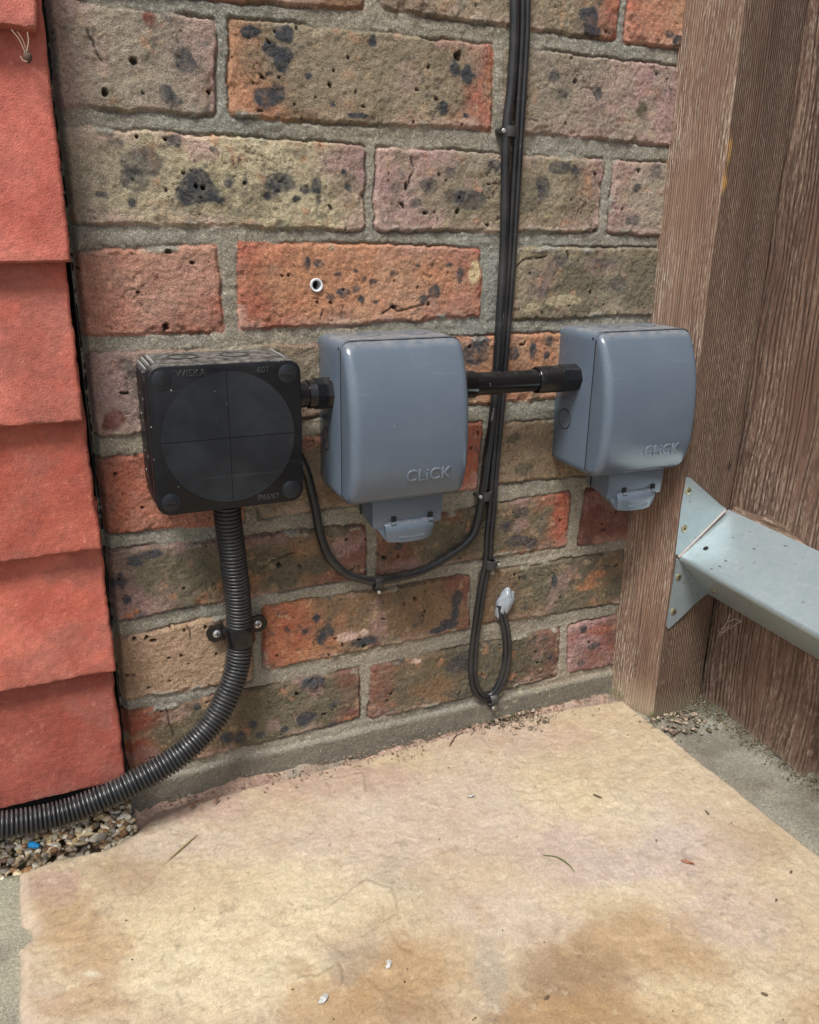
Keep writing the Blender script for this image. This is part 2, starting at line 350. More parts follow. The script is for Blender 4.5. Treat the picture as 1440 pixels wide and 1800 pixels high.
# bricks: four photo corners (TL TR BR BL), colour stops along the length, centre colour, edge colour, blotchiness
BR = [
 ((60, -150, 640, -135, 637, 14, 60, -25), 'SRB', 'B', 'R', .5),
 ((672, -135, 1098, -95, 1085, 68, 673, 12), 'DR,OL,OL,R', 'OL', 'D', .5),
 ((1118, -92, 1330, -75, 1320, 95, 1103, 72), 'R,O,G', None, 'R', .3),
 ((80, -5, 378, 38, 378, 200, 104, 184), 'M,G,G,M', 'G', 'M', .5),
 ((406, 33, 866, 80, 862, 226, 408, 203), 'O,B,OL,OL,R', 'OL', 'O', .35),
 ((890, 82, 1210, 122, 1200, 257, 888, 228), 'OL,G,M,M', 'G', 'M', .3),
 ((108, 224, 640, 257, 640, 404, 128, 388), 'G,Y,Y,Y,M', 'Y', 'P', .55),
 ((666, 260, 1064, 283, 1050, 407, 662, 403), 'M,M,G,Y,OL,M', 'OL', 'P', .5),
 ((1085, 284, 1300, 296, 1290, 418, 1073, 408), 'M,G,M', 'G', 'M', .3),
 ((136, 447, 380, 431, 391, 580, 150, 590), 'S,S,S', 'S', 'R', .15),
 ((421, 428, 845, 437, 845, 556, 423, 580), 'R,O,O,S,R', 'O', 'S', .15),
 ((908, 437, 1290, 440, 1280, 547, 903, 562), 'OL,DO,OL,G', 'DO', 'Y', .4),
 ((156, 624, 645, 602, 650, 722, 172, 768), 'M,G,OL,G', None, 'DR', .3),
 ((668, 602, 1045, 583, 1036, 693, 668, 722), 'O,B,O,O,S', None, 'R', .4),
 ((1066, 582, 1300, 575, 1290, 680, 1056, 692), 'R,O', None, 'R', .3),
 ((171, 811, 418, 785, 428, 916, 190, 939), 'R,R,R', 'R', 'DR', .15),
 ((446, 782, 848, 745, 838, 858, 456, 912), 'DO,B,B,R,R', None, 'R', .3),
 ((880, 748, 1270, 712, 1255, 812, 872, 851), 'B,OL,DO,OL', 'B', 'OL', .4),
 ((190, 972, 643, 924, 643, 1013, 200, 1093), 'M,DO,B,B,DR', 'DO', 'M', .5),
 ((667, 922, 1005, 867, 997, 960, 667, 1010), 'DR,B,DO,B,R', 'DO', 'R', .5),
 ((1034, 862, 1260, 830, 1245, 930, 1022, 958), 'DR,DR', 'DR', 'R', .3),
 ((207, 1127, 436, 1076, 442, 1196, 216, 1231), 'T,T,T', 'T', 'P', .15),
 ((463, 1070, 825, 1015, 825, 1104, 467, 1178), 'R,O,B,DO,B,DR', 'B', 'B', .45),
 ((848, 1010, 1250, 946, 1240, 1038, 846, 1098), 'B,DO,B,B', 'DO', 'B', .45),
 ((217, 1258, 631, 1178, 633, 1263, 229, 1362), 'R,B,DO,DO,DR', 'DO', 'DR', .5),
 ((656, 1173, 985, 1106, 980, 1190, 652, 1264), 'DR,B,DO,DO,DR', 'DO', 'DR', .5),
 ((1004, 1101, 1230, 1060, 1220, 1140, 1002, 1183), 'M,DR,DR', 'DR', 'R', .3),
]
BLOB = []   # (px,py,rx,ry,colour,strength)
def B_(s, c, st=.9):
    for q in s.split():
        BLOB.append(tuple(float(a) for a in q.split(','))+(c, st))
B_("465,170,24,20 490,160,12,16 440,55,20,16 500,60,18,18 495,105,20,28 478,85,16,14 655,72,9,14 543,133,7,8 820,130,12,18 800,120,12,14 778,190,9,15 630,203,24,6 820,203,5,5 833,133,5,5 585,183,5,6", 'D', .88)
B_("1052,163,9,12 1035,30,18,22 1045,55,20,12 1190,72,12,12 1178,60,8,8", 'D', .85)
B_("345,330,40,33 385,352,15,8 232,355,9,11 400,322,8,7 490,320,32,24 470,345,9,8 537,332,12,10 556,326,10,16 612,328,8,8 560,352,5,9 605,303,6,7 520,350,9,6 178,342,12,6", 'D', .78)
B_("250,285,42,30 235,315,26,22 305,248,14,12 205,250,14,8", 'D', .52)
B_("325,103,20,26 293,165,16,18 310,178,14,12", 'D', .6)
B_("262,32,12,16", 'DR', .8)
B_("755,325,20,16 828,352,28,18 800,345,18,16 730,357,11,10 985,293,20,12 955,330,14,22 870,290,14,12 790,300,9,7 1010,300,9,8", 'D', .6)
B_("1152,300,12,18 1112,388,12,12 1120,330,8,8 975,135,10,10 990,165,10,8", 'D', .55)
B_("1128,195,11,20", 'DO', .8)
B_("540,463,7,14 560,462,10,9 603,513,11,10 580,521,8,7 635,525,7,7 595,482,7,5 627,508,8,6 656,494,9,5 765,512,11,12 745,526,10,8 810,482,7,15 690,480,5,5 760,465,5,5 660,531,5,4 735,467,4,4 625,476,4,4 790,465,5,5 688,535,4,4 640,490,5,5", 'D', .72)
B_("835,476,11,24", 'CR', .95)
B_("1060,462,24,9 985,455,14,10 1090,500,16,14 955,515,12,10", 'D', .4)
B_("990,528,38,10 930,540,20,8", 'Y', .7)
B_("200,737,20,18 190,750,16,10", 'DR', .85)
B_("232,655,14,12 245,690,10,16 218,640,16,10", 'D', .3)
B_("835,622,24,22 845,600,16,10 903,622,10,16 937,617,8,16 965,600,8,10 960,625,6,8", 'D', .68)
B_("920,825,20,12 905,770,16,8 940,700,10,8", 'DO', .6)
B_("235,985,20,12 212,1018,8,16 248,1080,12,8 265,975,20,8 222,1055,8,10", 'D', .75)
B_("335,1010,48,36 300,990,30,20", 'DO', .6)
B_("228,1082,8,6 240,1075,6,5", 'O', .8)
B_("590,930,28,18 560,990,34,20 500,1020,16,10", 'DO', .7)
B_("735,938,17,12 905,952,26,10 890,925,14,10 700,960,8,8 930,955,14,10 915,900,16,9", 'D', .6)
B_("985,900,16,22", 'R', .5)
B_("557,1087,8,9 537,1110,6,5 575,1110,14,18 640,1128,24,9 565,1125,8,12 803,1052,10,18 790,1095,16,10 770,1108,16,6 801,1078,8,12", 'D', .8)
B_("608,1120,24,8 640,1112,8,6", 'P', .75)
B_("582,1128,12,10", 'O', .8)
B_("730,1163,10,4", 'P', .95)
B_("347,1243,7,7 400,1297,12,9 423,1297,11,11 445,1274,9,8 458,1292,9,6 548,1200,26,12 537,1263,18,12 500,1281,7,6 585,1275,8,6 586,1240,6,6", 'D', .78)
B_("805,1170,26,20 800,1130,22,10 700,1160,14,10", 'D', .6)
B_("750,1210,40,20", 'B', .6)
B_("1027,1108,8,8 1045,1135,14,8 1022,1166,7,6 975,1020,5,12 968,1155,5,6", 'D', .75)
B_("1055,1108,22,10", 'R', .4)
B_("1030,1030,22,10 1050,1010,16,8", 'O', .6)

PITS = [tuple(float(v) for v in q.split(',')) for q in "185,162,4,6 235,108,5,5 367,162,3,3 806,98,7,8 580,150,4,5 754,118,3,3 640,187,3,2 240,240,2,3 290,245,3,3 715,328,4,7 748,375,5,3 805,372,4,5 345,327,3,4 357,330,3,3 297,443,5,4 338,462,4,3 293,575,5,6 243,515,3,3 137,472,3,3 693,540,5,3 753,535,4,3 735,505,2,2 250,735,4,4 250,893,3,3 236,1125,4,5 258,1120,4,4 270,1126,5,3 325,1108,3,3 400,1130,3,3 730,1053,4,4 945,1165,4,5 640,1137,5,4 680,1232,3,2 1050,405,6,4 1125,300,3,4 1012,143,4,4 665,250,3,3 728,215,2,2 965,678,3,4 1067,55,3,3 1037,1130,4,4 985,1050,3,3 905,1010,3,3 490,995,5,4 300,1105,2,2 262,1210,3,3 380,1150,3,3 1130,105,5,3".split()]
CRACKS = [[(722, 275), (728, 300), (720, 322)], [(293, 1240), (298, 1265), (305, 1295)], [(672, 550), (688, 538), (700, 548), (745, 535)], [(155, 55), (165, 80), (180, 105)], [(565, 560), (568, 545)], [(330, 1100), (335, 1112), (337, 1125)], [(460, 1000), (480, 985), (520, 970)], [(905, 470), (925, 455), (960, 452)]]
def brick_height(X, Z, fine=True, bricks=None, blobs=True, pits=True):
    sh = X.shape
    wx = X+.0018*fbm(X, Z, .016, 1, 3)+.0010*fbm(X, Z, .004, 5, 2); wz = Z+.0020*fbm(X, Z, .018, 9, 3)+.0011*fbm(X, Z, .004, 14, 2)
    mort = lin((145, 139, 125), .98)*np.ones(sh+(3,)); mm = fbm(X, Z, .03, 20, 4)
    mort = mort*(1+.22*mm[..., None])*(1+.10*fbm(X, Z, .12, 24, 2)[..., None]*np.array([1, 0, -1.]))
    H = -.0021+.0012*fbm(X, Z, .02, 30, 3)+.0006*fbm(X, Z, .0045, 33, 2)
    tr = fbm(X*.12, Z, .006, 36, 2); H = H+.0006*tr           # trowel strokes
    _wn = np.random.RandomState(9).rand(*sh); _wn2 = np.random.RandomState(10).rand(*sh)
    mort = mort*(1+.20*(_wn-.5)*2)[..., None]; sp_ = (_wn2 > .972)[..., None]; mort = np.where(sp_, mort*.3+.7*np.array([.58, .52, .38])*(.7+.5*_wn[..., None]), mort)
    H = H+.00028*(_wn2-.5)
    D = np.full(sh, 1.0); ID = np.full(sh, -1); CRS = np.zeros(sh); C = mort.copy(); U = np.zeros(sh); W = np.zeros(sh)
    x0, z0 = X[0, 0], Z[0, 0]
    for i, b in enumerate(bricks):
        P = np.array(b[0])
        lo = P.min(0)-.012; hi = P.max(0)+.012
        mk = np.where((X[:, 0] > lo[0]) & (X[:, 0] < hi[0]))[0]; mz = np.where((Z[0] > lo[1]) & (Z[0] < hi[1]))[0]
        if len(mk) == 0 or len(mz) == 0: continue
        sl_ = np.s_[mk[0]:mk[-1]+1, mz[0]:mz[-1]+1]
        d = polysd(wx[sl_], wz[sl_], P, .004)-.0005
        D0 = D[sl_]; t = d < D0; D0[t] = d[t]; D[sl_] = D0
        I0 = ID[sl_]; I0[t & (d < .0015)] = i; ID[sl_] = I0
    for i, b in enumerate(bricks):
        P = np.array(b[0]); m = ID == i
        if not m.any(): continue
        x, z = X[m], Z[m]; L = P[:, 0].max()-P[:, 0].min(); u = np.clip((x-P[:, 0].min())/L, 0, 1); v = (z-P[:, 1].min())/(P[:, 1].max()-P[:, 1].min())
        u2 = np.clip(u+.16*fbm(x, z, .03, 40+i, 3), 0, 1)
        st = [pal[k] for k in (b[1].split(',') if ',' in b[1] else list(b[1]))]; q = np.linspace(0, 1, len(st))
        c = np.stack([np.interp(u2, q, [s_[j] for s_ in st]) for j in range(3)], -1)
        dd = -D[m]
        if b[2]:
            f = ss(-.22, .25, fbm(x, z, .042, 60+i, 5, .6)+.30*(ss(.0, .03, dd+.02*fbm(x, z, .03, 62+i, 3))-.35)); f *= .9*(.12+.88*ss(.04, .24, u2)*(1-ss(.80, .95, u2))); c = c*(1-f[:, None])+pal[b[2]]*f[:, None]
        if b[3]:
            f = (1-ss(.000, .014, dd+.010*fbm(x, z, .018, 70+i, 4)))*ss(-.1, .5, fbm(x, z, .05, 75+i, 3))*.6
            c = c*(1-f[:, None])+pal[b[3]]*f[:, None]
        # random scorch blotches of several tones
        for k, (sc, kc, th) in enumerate(((.014, 'D', .36), (.02, 'DO', .28), (.011, 'T', .38), (.03, 'M', .3), (.012, 'O', .4))):
            f = ss(th, th+.2, fbm(x, z, sc, 100+i*5+k, 4))*b[4]*(1.0 if kc != 'D' else .9); c = c*(1-f[:, None])+pal[kc]*f[:, None]
        lo_ = ss(-.1, .3, fbm(x, z, .05, 140+i, 2))*min(1, b[4]*2.2)
        f = (ss(.45, .54, fbm(x, z, .0060, 141+i, 3))*.55+ss(.2, .55, fbm(x, z, .0060, 141+i, 3))*.2)*lo_; c = c*(1-f[:, None])+pal['D']*f[:, None]
        f = ss(.34, .60, fbm(x, z, .009, 143+i, 4, .65))*ss(-.1, .4, fbm(x, z, .06, 145+i, 2))*min(1, b[4]*1.6)*.7; c = c*(1-f[:, None])+pal['CR']*.85*f[:, None]
        cr = (1-ss(0, .035, np.abs(fbm(x, z, .022, 147+i, 4, .6))))*ss(.0, .35, fbm(x, z, .04, 149+i, 2)); c = c*(1-.38*cr[:, None]); CRS[m] = cr
        c = c*(1+.16*fbm(x, z, .05, 150+i, 3)[:, None])*(1+.17*fbm(x, z, .007, 170+i, 3)[:, None])*(1+.15*(_wn[m]-.5)[:, None]*2)
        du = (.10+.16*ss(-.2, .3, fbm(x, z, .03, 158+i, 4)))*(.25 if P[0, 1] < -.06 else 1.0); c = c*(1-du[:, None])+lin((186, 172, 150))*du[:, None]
        # pale bloom along the lower arris of the upper courses
        f = (1-ss(.0, .011, dd+.004*fbm(x, z, .01, 160, 3)))*(v < .3)*.45*ss(-.2, .5, fbm(x, z, .04, 165+i, 2)); c = c*(1-f[:, None])+pal['P']*f[:, None]
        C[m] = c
    if blobs:
        for (px, py, rx, ry, k, s_) in BLOB:
            c0 = at(px, py, 1, 0); a = rx/2350.; b_ = ry/2350.
            if abs(px-900) < 5000:
                ppm = np.linalg.norm(at(px+1, py, 1, 0)-c0); ppz = np.linalg.norm(at(px, py+1, 1, 0)-c0); a = rx*ppm; b_ = ry*ppz
            r_ = max(a, b_)*1.7
            i0 = np.searchsorted(X[:, 0], c0[0]-r_); i1 = np.searchsorted(X[:, 0], c0[0]+r_); j0 = np.searchsorted(Z[0], c0[2]-r_); j1 = np.searchsorted(Z[0], c0[2]+r_)
            if i1 <= i0 or j1 <= j0: continue
            g = np.s_[i0:i1, j0:j1]; x, z = X[g], Z[g]
            d = np.hypot((x-c0[0])/a, (z-c0[2])/b_)+.42*fbm(x, z, max(a, b_)*.9, 7, 4)
            f = ((1-ss(.78, .98, d))*min(1, s_*1.02)*(.82+.35*ss(-.3, .3, fbm(x, z, .006, 12, 3)))+(1-ss(.85, 1.55, d))*.16)*(ID[g] >= 0); f = np.clip(f*(.92+.3*fbm(x, z, .003, 8, 2)), 0, 1)
            C[g] = C[g]*(1-f[..., None])+pal[k]*f[..., None]*(1+.15*fbm(x, z, .004, 11, 2)[..., None])
    isb = (ID >= 0) & (D < .0012)
    dd = -D
    er = .0014+.0011*fbm(X, Z, .03, 44, 2)
    hb = .0007*fbm(X, Z, .05, 50, 3)+.0009*fbm(X, Z, .009, 53, 3)+.0006*fbm(X, Z, .0030, 56, 2)+.00032*(_wn2-.5)
    hb = hb-.0010*CRS
    chip = ss(.25, .6, fbm(X, Z, .016, 58, 3)); hb = hb-.0018*chip*(1-ss(.001, .007, dd))
    hb = hb-.0012*(1-ss(0, .0016, dd))**1.5
    if pits:
        pv = fbm(X, Z, .0055, 61, 2); hb = hb-.0028*ss(.70, .82, pv)*isb; pf = ss(.70, .80, pv)*isb
        C = C*(1-.75*pf[..., None])
    if blobs:
        for (px, py, rx, ry) in PITS:
            c0 = at(px, py, 1, 0); a = rx/2350.; b_ = ry/2350.; r_ = .006
            i0 = np.searchsorted(X[:, 0], c0[0]-r_); i1 = np.searchsorted(X[:, 0], c0[0]+r_); j0 = np.searchsorted(Z[0], c0[2]-r_); j1 = np.searchsorted(Z[0], c0[2]+r_)
            if i1 <= i0 or j1 <= j0: continue
            g = np.s_[i0:i1, j0:j1]; f = 1-ss(.7, 1.15, np.hypot((X[g]-c0[0])/a, (Z[g]-c0[2])/b_)+.5*fbm(X[g], Z[g], .003, 7, 2))
            hb[g] -= .0055*f; C[g] *= (1-.72*f[..., None])
        for pts in CRACKS:
            W_ = [at(*p, 1, 0)[[0, 2]] for p in pts]; lo = np.min(W_, 0)-.004; hi = np.max(W_, 0)+.004
            i0, i1 = np.searchsorted(X[:, 0], (lo[0], hi[0])); j0, j1 = np.searchsorted(Z[0], (lo[1], hi[1])); g = np.s_[i0:i1, j0:j1]
            x = X[g]+.0012*fbm(X[g], Z[g], .005, 77, 2); z = Z[g]+.0012*fbm(X[g], Z[g], .005, 79, 2); d = np.full(x.shape, 9.0)
            for p, q in zip(W_[:-1], W_[1:]):
                e = q-p; t = np.clip(((x-p[0])*e[0]+(z-p[1])*e[1])/(e@e), 0, 1); d = np.minimum(d, np.hypot(x-p[0]-t*e[0], z-p[1]-t*e[1]))
            f = np.exp(-(d/.0006)**2); hb[g] -= .002*f; C[g] *= (1-.6*f[..., None])
    groove = ss(0, .0006, D)*(1-ss(.0008, .0028, D))*ss(-.35, .3, fbm(X, Z, .05, 64, 3))
    H = H-.0024*groove
    C = np.where(isb[..., None], C, mort)
    C = C*(1-.35*(groove*(1-isb))[..., None])
    t = ss(-.0004, .0006, dd)
    H = H*(1-t)+hb*t
    # smears of mortar over some arrises
    sm = ss(.30, .5, fbm(X, Z, .02, 67, 3))*(1-ss(.002, .0045, dd))*isb
    C = C*(1-sm[..., None])+mort*sm[..., None]; H = H+.0006*sm
    al = np.where(isb, 1-sm, 0.0)
    return H, np.concatenate([np.clip(C, 0, .9), al[..., None]], -1)

def corners(b): return [tuple(at(b[k], b[k+1], 1, 0)[[0, 2]]) for k in (0, 2, 4, 6)]
bl = [(corners(b[0]),)+b[1:] for b in BR]
kinds = list('ABCDEF')
# regular courses above the picture
mixs = [('R,O,S', 'O', 'R', .3), ('OL,B,OL', 'OL', 'M', .5), ('M,G,M', 'G', 'M', .4), ('S,R,S', None, 'R', .2), ('G,Y,G', 'Y', 'P', .5), ('B,OL,R', 'B', 'O', .4)]
rb = random.Random(5)
def course(z, x0, x1, offx):
    out = []; x = x0-offx
    while x < x1:
        a, b = max(x+.005, x0), min(x+.22, x1)
        if b-a > .02: out.append(([(a, z+.0325), (b, z+.0325), (b, z-.0325), (a, z-.0325)],)+mixs[rb.randrange(6)])
        x += .225
    return out
WL = -.2215
step = .00095
xs = np.arange(-.2225, .40, step); zs = np.arange(-.345, .44, step)
X, Z = np.meshgrid(xs, zs, indexing='ij')
b2 = bl+course(.4175, -.2205, .42, .11)
for b in bl: pass
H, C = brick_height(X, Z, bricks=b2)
# (cream drips are added after the skirting)
# smooth mortar skirting at the foot of the wall
foot = ss(-.2975, -.3035, Z+.004*(X-.1)*0+.0015*fbm(X, Z, .03, 201, 2)) if False else 1-ss(-.3045, -.2995, Z+.0012*fbm(X, Z, .03, 201, 2))
C[..., 3] *= 1-foot
fc = lin((126, 120, 107), .88)*(1+.18*fbm(X, Z, .02, 203, 4)[..., None])
C[..., :3] = C[..., :3]*(1-foot[..., None])+fc*foot[..., None]
for px, py, rx, ry in ((868, 1243, 8, 9), (917, 1213, 5, 12), (943, 1217, 4, 4), (905, 1232, 7, 4), (895, 1228, 3, 3), (890, 1242, 9, 4), (960, 1212, 3, 3), (965, 1222, 3, 3), (874, 1252, 8, 4), (925, 1203, 6, 3)):
    c0 = at(px, py, 1, 0); d = np.hypot((X-c0[0])/(rx/2300), (Z-c0[2])/(ry/2300))+.35*fbm(X, Z, .004, 210, 3); f = (1-ss(.75, 1.05, d))[..., None]*.75
    C[..., :3] = C[..., :3]*(1-f)+lin((188, 182, 150), .85)*f; C[..., 3] = np.maximum(C[..., 3], f[..., 0])
H = H*(1-foot)+foot*(.0012+.0006*fbm(X, Z, .012, 205, 3))
# the sleeve's hole
sx, _, sz = at(556, 501, 1, 0)
H = H-.02*(1-ss(.0036, .0044, np.hypot(X-sx, Z-sz)))
# rounded outer corner at the tile hanging
H = H-.010*(1-ss(0, .007, X-WL))**2
V = np.stack([X, -H, Z], -1)
wall = empty('brick_wall', 'weathered multi-coloured brick wall with grey sandy mortar behind the boxes', 'wall')
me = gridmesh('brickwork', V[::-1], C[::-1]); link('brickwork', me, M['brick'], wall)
# return face and the courses above and beyond the picture
xs2 = np.arange(-.2225, .70, .004); zs2 = np.arange(.4385, 2.4, .004)
X2, Z2 = np.meshgrid(xs2, zs2, indexing='ij'); bb = []
zc = .4925; k = 0
while zc < 2.4: bb += course(zc, -.2205, .72, (0, .1125)[k % 2]); zc += .075; k += 1
H2, C2 = brick_height(X2, Z2, bricks=bb, blobs=False, pits=False)
me = gridmesh('upper_brickwork', np.stack([X2, -H2+.0005, Z2], -1)[::-1], C2[::-1]); link('upper_brickwork', me, M['brick'], wall)
xs3 = np.arange(.3985, .70, .004); zs3 = np.arange(-.345, .44, .004)
X3, Z3 = np.meshgrid(xs3, zs3, indexing='ij'); bb = []; zc = -.2625
while zc < .45: bb += course(zc, .395, .72, 0); zc += .075
H3, C3 = brick_height(X3, Z3, bricks=bb, blobs=False, pits=False)
me = gridmesh('side_brickwork', np.stack([X3, -H3+.0005, Z3], -1)[::-1], C3[::-1]); link('side_brickwork', me, M['brick'], wall)
# recess behind the tile hanging: near-black sheets stand in for its deep shade
mb = MB(); mb.box((-1.2, .045, -.36), (-.19, .06, 2.4)); mb.box((-.2222, .012, -.345), (-.2202, .05, 2.4))
mb.build('shaded_return_face', M['dark'], wall)

# ------------------------------------------------------------------ tile hanging
def add_col(me, fn):
    a = me.attributes.new('Col', 'FLOAT_COLOR', 'POINT'); n = len(me.vertices); co = np.empty(n*3, np.float32); me.vertices.foreach_get('co', co)
    co = co.reshape(-1, 3); c = np.ones((n, 4), np.float32); c[:, :3] = fn(co); a.data.foreach_set('color', c.ravel())
def slab_tile(name, P, yb, yt, th, tint, parent, seed, label=None):
    # P: TL TR BR BL in wall x,z ; yb/yt outer face depth at bottom/top
    P = np.array(P); nu, nv = 120, 100
    u = np.linspace(0, 1, nu); v = np.linspace(0, 1, nv); Uu, Vv = np.meshgrid(u, v, indexing='ij')
    e = lambda t: t
    X = (P[3][0]*(1-Uu)+P[2][0]*Uu)*(1-Vv)+(P[0][0]*(1-Uu)+P[1][0]*Uu)*Vv
    Z = (P[3][1]*(1-Uu)+P[2][1]*Uu)*(1-Vv)+(P[0][1]*(1-Uu)+P[1][1]*Uu)*Vv
    edge = np.minimum.reduce([Uu*(P[2][0]-P[3][0]), (1-Uu)*(P[2][0]-P[3][0]), Vv*(P[0][1]-P[3][1])])
    bw = (1-ss(0, .012, Vv*(P[0][1]-P[3][1])))
    Z = Z+bw*(.0007*fbm(X+seed, Z*0, .03, seed, 3)+.0006*fbm(X+seed, Z*0, .005, seed+4, 2))
    rw = ss(.9, 1, Uu); X = X+rw*(.0011*fbm(X*0+seed, Z, .02, seed+8, 3)+.0005*fbm(X*0, Z, .004, seed+12, 2))
    Y = yb*(1-Vv)+yt*Vv-(.0008*fbm(X+seed, Z, .03, seed, 3)+.0003*fbm(X, Z, .005, seed, 3))+.0022*(1-ss(0, .0022, edge))**2
    front = np.stack([X, Y, Z], -1)
    mb = MB(); idx = lambda i, j, o=0: i*nv+j+o
    fs = [(idx(i, j), idx(i+1, j), idx(i+1, j+1), idx(i, j+1)) for i in range(nu-1) for j in range(nv-1)]
    mb.add(front.reshape(-1, 3), fs)
    back = front.copy(); back[..., 1] += th
    n0 = len(mb.v); mb.v += [tuple(p) for p in back.reshape(-1, 3)]
    for i in range(nu-1): mb.f += [(idx(i, 0), idx(i, 0, n0), idx(i+1, 0, n0), idx(i+1, 0)), (idx(i, nv-1), idx(i+1, nv-1), idx(i+1, nv-1, n0), idx(i, nv-1, n0))]
    for j in range(nv-1): mb.f += [(idx(0, j), idx(0, j+1), idx(0, j+1, n0), idx(0, j, n0)), (idx(nu-1, j), idx(nu-1, j, n0), idx(nu-1, j+1, n0), idx(nu-1, j+1))]
    o = mb.build(name, M['tile'], parent, ang=50)
    def fn(co):
        x, z = co[:, 0], co[:, 2]; f = ss(-.15, .3, fbm(x+seed, z, .06, seed+20, 4))[:, None]*.6
        c = np.array(tint)*(1+.16*fbm(x+seed, z, .012, seed+2, 4)[:, None])
        c = c*(1-f)+c*np.array([.80, .64, .60])*f
        gsy = ss(-.02, .28, fbm(x+seed, z, .045, seed+40, 5, .65))[:, None]*.45; c = c*(1-gsy)+np.array([.62, .80, .86])*gsy*.85
        low = (1-ss(0, .010, z-z.min()+.006*fbm(x+seed, z, .012, seed+44, 4)))[:, None]*.35; c = c*(1-low)+np.array([.45, .55, .55])*low
        pl = ss(.56, .66, fbm(x*1.3+seed, z, .004, seed+50, 3))[:, None]*.3; c = c*(1-pl)+np.array([1.15, 1.6, 1.7])*pl
        if label == 'grey splash':
            q = at(95, 1405, 1, YB); dd_ = np.hypot((x-q[0])/.014, (z-q[2]+.004)/.009)+.5*fbm(x, z, .008, 3, 4); g_ = (1-ss(.75, 1.0, dd_))[:, None]; c = c*(1-g_)+np.array([.85, 3.0, 4.0])*g_
            q = at(165, 1395, 1, YB); dd_ = np.hypot((x-q[0])/.012, (z-q[2]+.002)/.006)+.5*fbm(x, z, .008, 5, 4); g_ = (1-ss(.75, 1.0, dd_))[:, None]*.8; c = c*(1-g_)+np.array([.85, 2.4, 3.2])*g_
        return c
    add_col(o.data, fn)
    return o
clad = empty('tile_cladding', 'overlapping red clay tiles hung vertically at the left edge', 'tile hanging')
YB = -.034
tl = []      # px of right-bottom, px of right-top (exposed)
tp = [((68, 50), (64, -140), (1.0, 1.05, 1.12)), ((127, 461), (80, 60), (1.0, 1.0, 1.05)), ((147, 741), (118, 465), (1.0, .98, 1.0)), ((179, 966), (150, 745), (.84, .78, .74)), ((205, 1181), (181, 968), (1.0, .96, .95)), ((222, 1372), (200, 1185), (.62, .55, .54))]
for i, (b, t_, tint) in enumerate(tp):
    br = at(b[0], b[1], 1, YB); tr = at(t_[0], t_[1], 1, YB+.008)
    zb = br[2]; h = .128 if i else .14; ztop = zb+(.165 if i == 1 else .135)
    xr = br[0]; xt = xr+(tr[0]-xr)*1.1
    slab_tile('hanging_tile', [(xr-.163, ztop), (xt, ztop), (xr, zb), (xr-.165, zb-.001)], YB, YB+.0165, .0105, tint, clad, 10+i*31, 'grey splash' if i == 5 else None)
    slab_tile('hanging_tile', [(xr-.332, ztop), (xr-.168, ztop), (xr-.168, zb), (xr-.334, zb)], YB-.001, YB+.0155, .0105, tint[::-1] if False else tint, clad, 300+i*17)
mb = MB(); mb.box((-.60, .02, .27), (-.235, .03, 1.8)); 
z = at(68, 50, 1, YB)[2]
k = 0
while z < 1.7:
    z += .105; k += 1
    mbt = MB(); mbt.box((-.57, -.034, z), (-.228, -.023, z+.125))
    # sloping slab above the picture
    mbt.v = [(x, y+(.016*(zz-z)/.125), zz) for x, y, zz in mbt.v]
    if z > .40:
        o = mbt.build('hanging_tile', M['tile'], clad, bevel=.001); add_col(o.data, lambda co: np.ones((len(co), 3)))
mb.build('batten_board', M['dark'], clad)

# ------------------------------------------------------------------ paving
pol = [at(32, 1529, 2, ZG)[:2], at(110, 1500, 2, ZG)[:2], at(185, 1487, 2, ZG)[:2], at(232, 1462, 2, ZG)[:2], (-.205, -.008), (.20, -.005), (.292, -.016), (.2955, -.60), (-.3165, -.60)]
xs = np.arange(-.326, .301, .0013); ys = np.arange(-.62, 0.0, .0013)
X, Y = np.meshgrid(xs, ys, indexing='ij')
wx = X+.0016*fbm(X, Y, .03, 301, 4)+.0005*fbm(X, Y, .005, 305, 2); wy = Y+.0018*fbm(X, Y, .03, 309, 4)
def poly_d(X, Y, P):   # general polygon signed distance
    P = np.array(P); d = np.full(X.shape, 9.0); ins = np.zeros(X.shape, bool)
    for i in range(len(P)):
        a, b = P[i], P[(i+1) % len(P)]; e = b-a; t = np.clip(((X-a[0])*e[0]+(Y-a[1])*e[1])/(e@e), 0, 1)
        d = np.minimum(d, np.hypot(X-a[0]-t*e[0], Y-a[1]-t*e[1]))
        c = ((a[1] > Y) != (b[1] > Y)) & (X < (b[0]-a[0])*(Y-a[1])/(b[1]-a[1]+1e-12)+a[0]); ins ^= c
    return np.where(ins, -d, d)
D = poly_d(wx, wy, pol)
cx_, cy_ = at(44, 1635, 2, ZG)[:2]   # chipped notch on the left arris
D = np.maximum(D, .0088-np.hypot(X-cx_+.0045, (Y-cy_)*.8)+.002*fbm(X, Y, .006, 311, 3))
FP_ = dict(t=(186, 168, 140), cy=(202, 187, 154), pk=(188, 171, 154), oc=(168, 139, 102), br=(140, 114, 88), pb=(174, 148, 132), gy=(160, 150, 134), pp=(186, 170, 161), cr=(214, 202, 176))
KF = .82
fpal = {k: lin(v, KF) for k, v in FP_.items()}
C = np.ones(X.shape+(3,))*fpal['t']
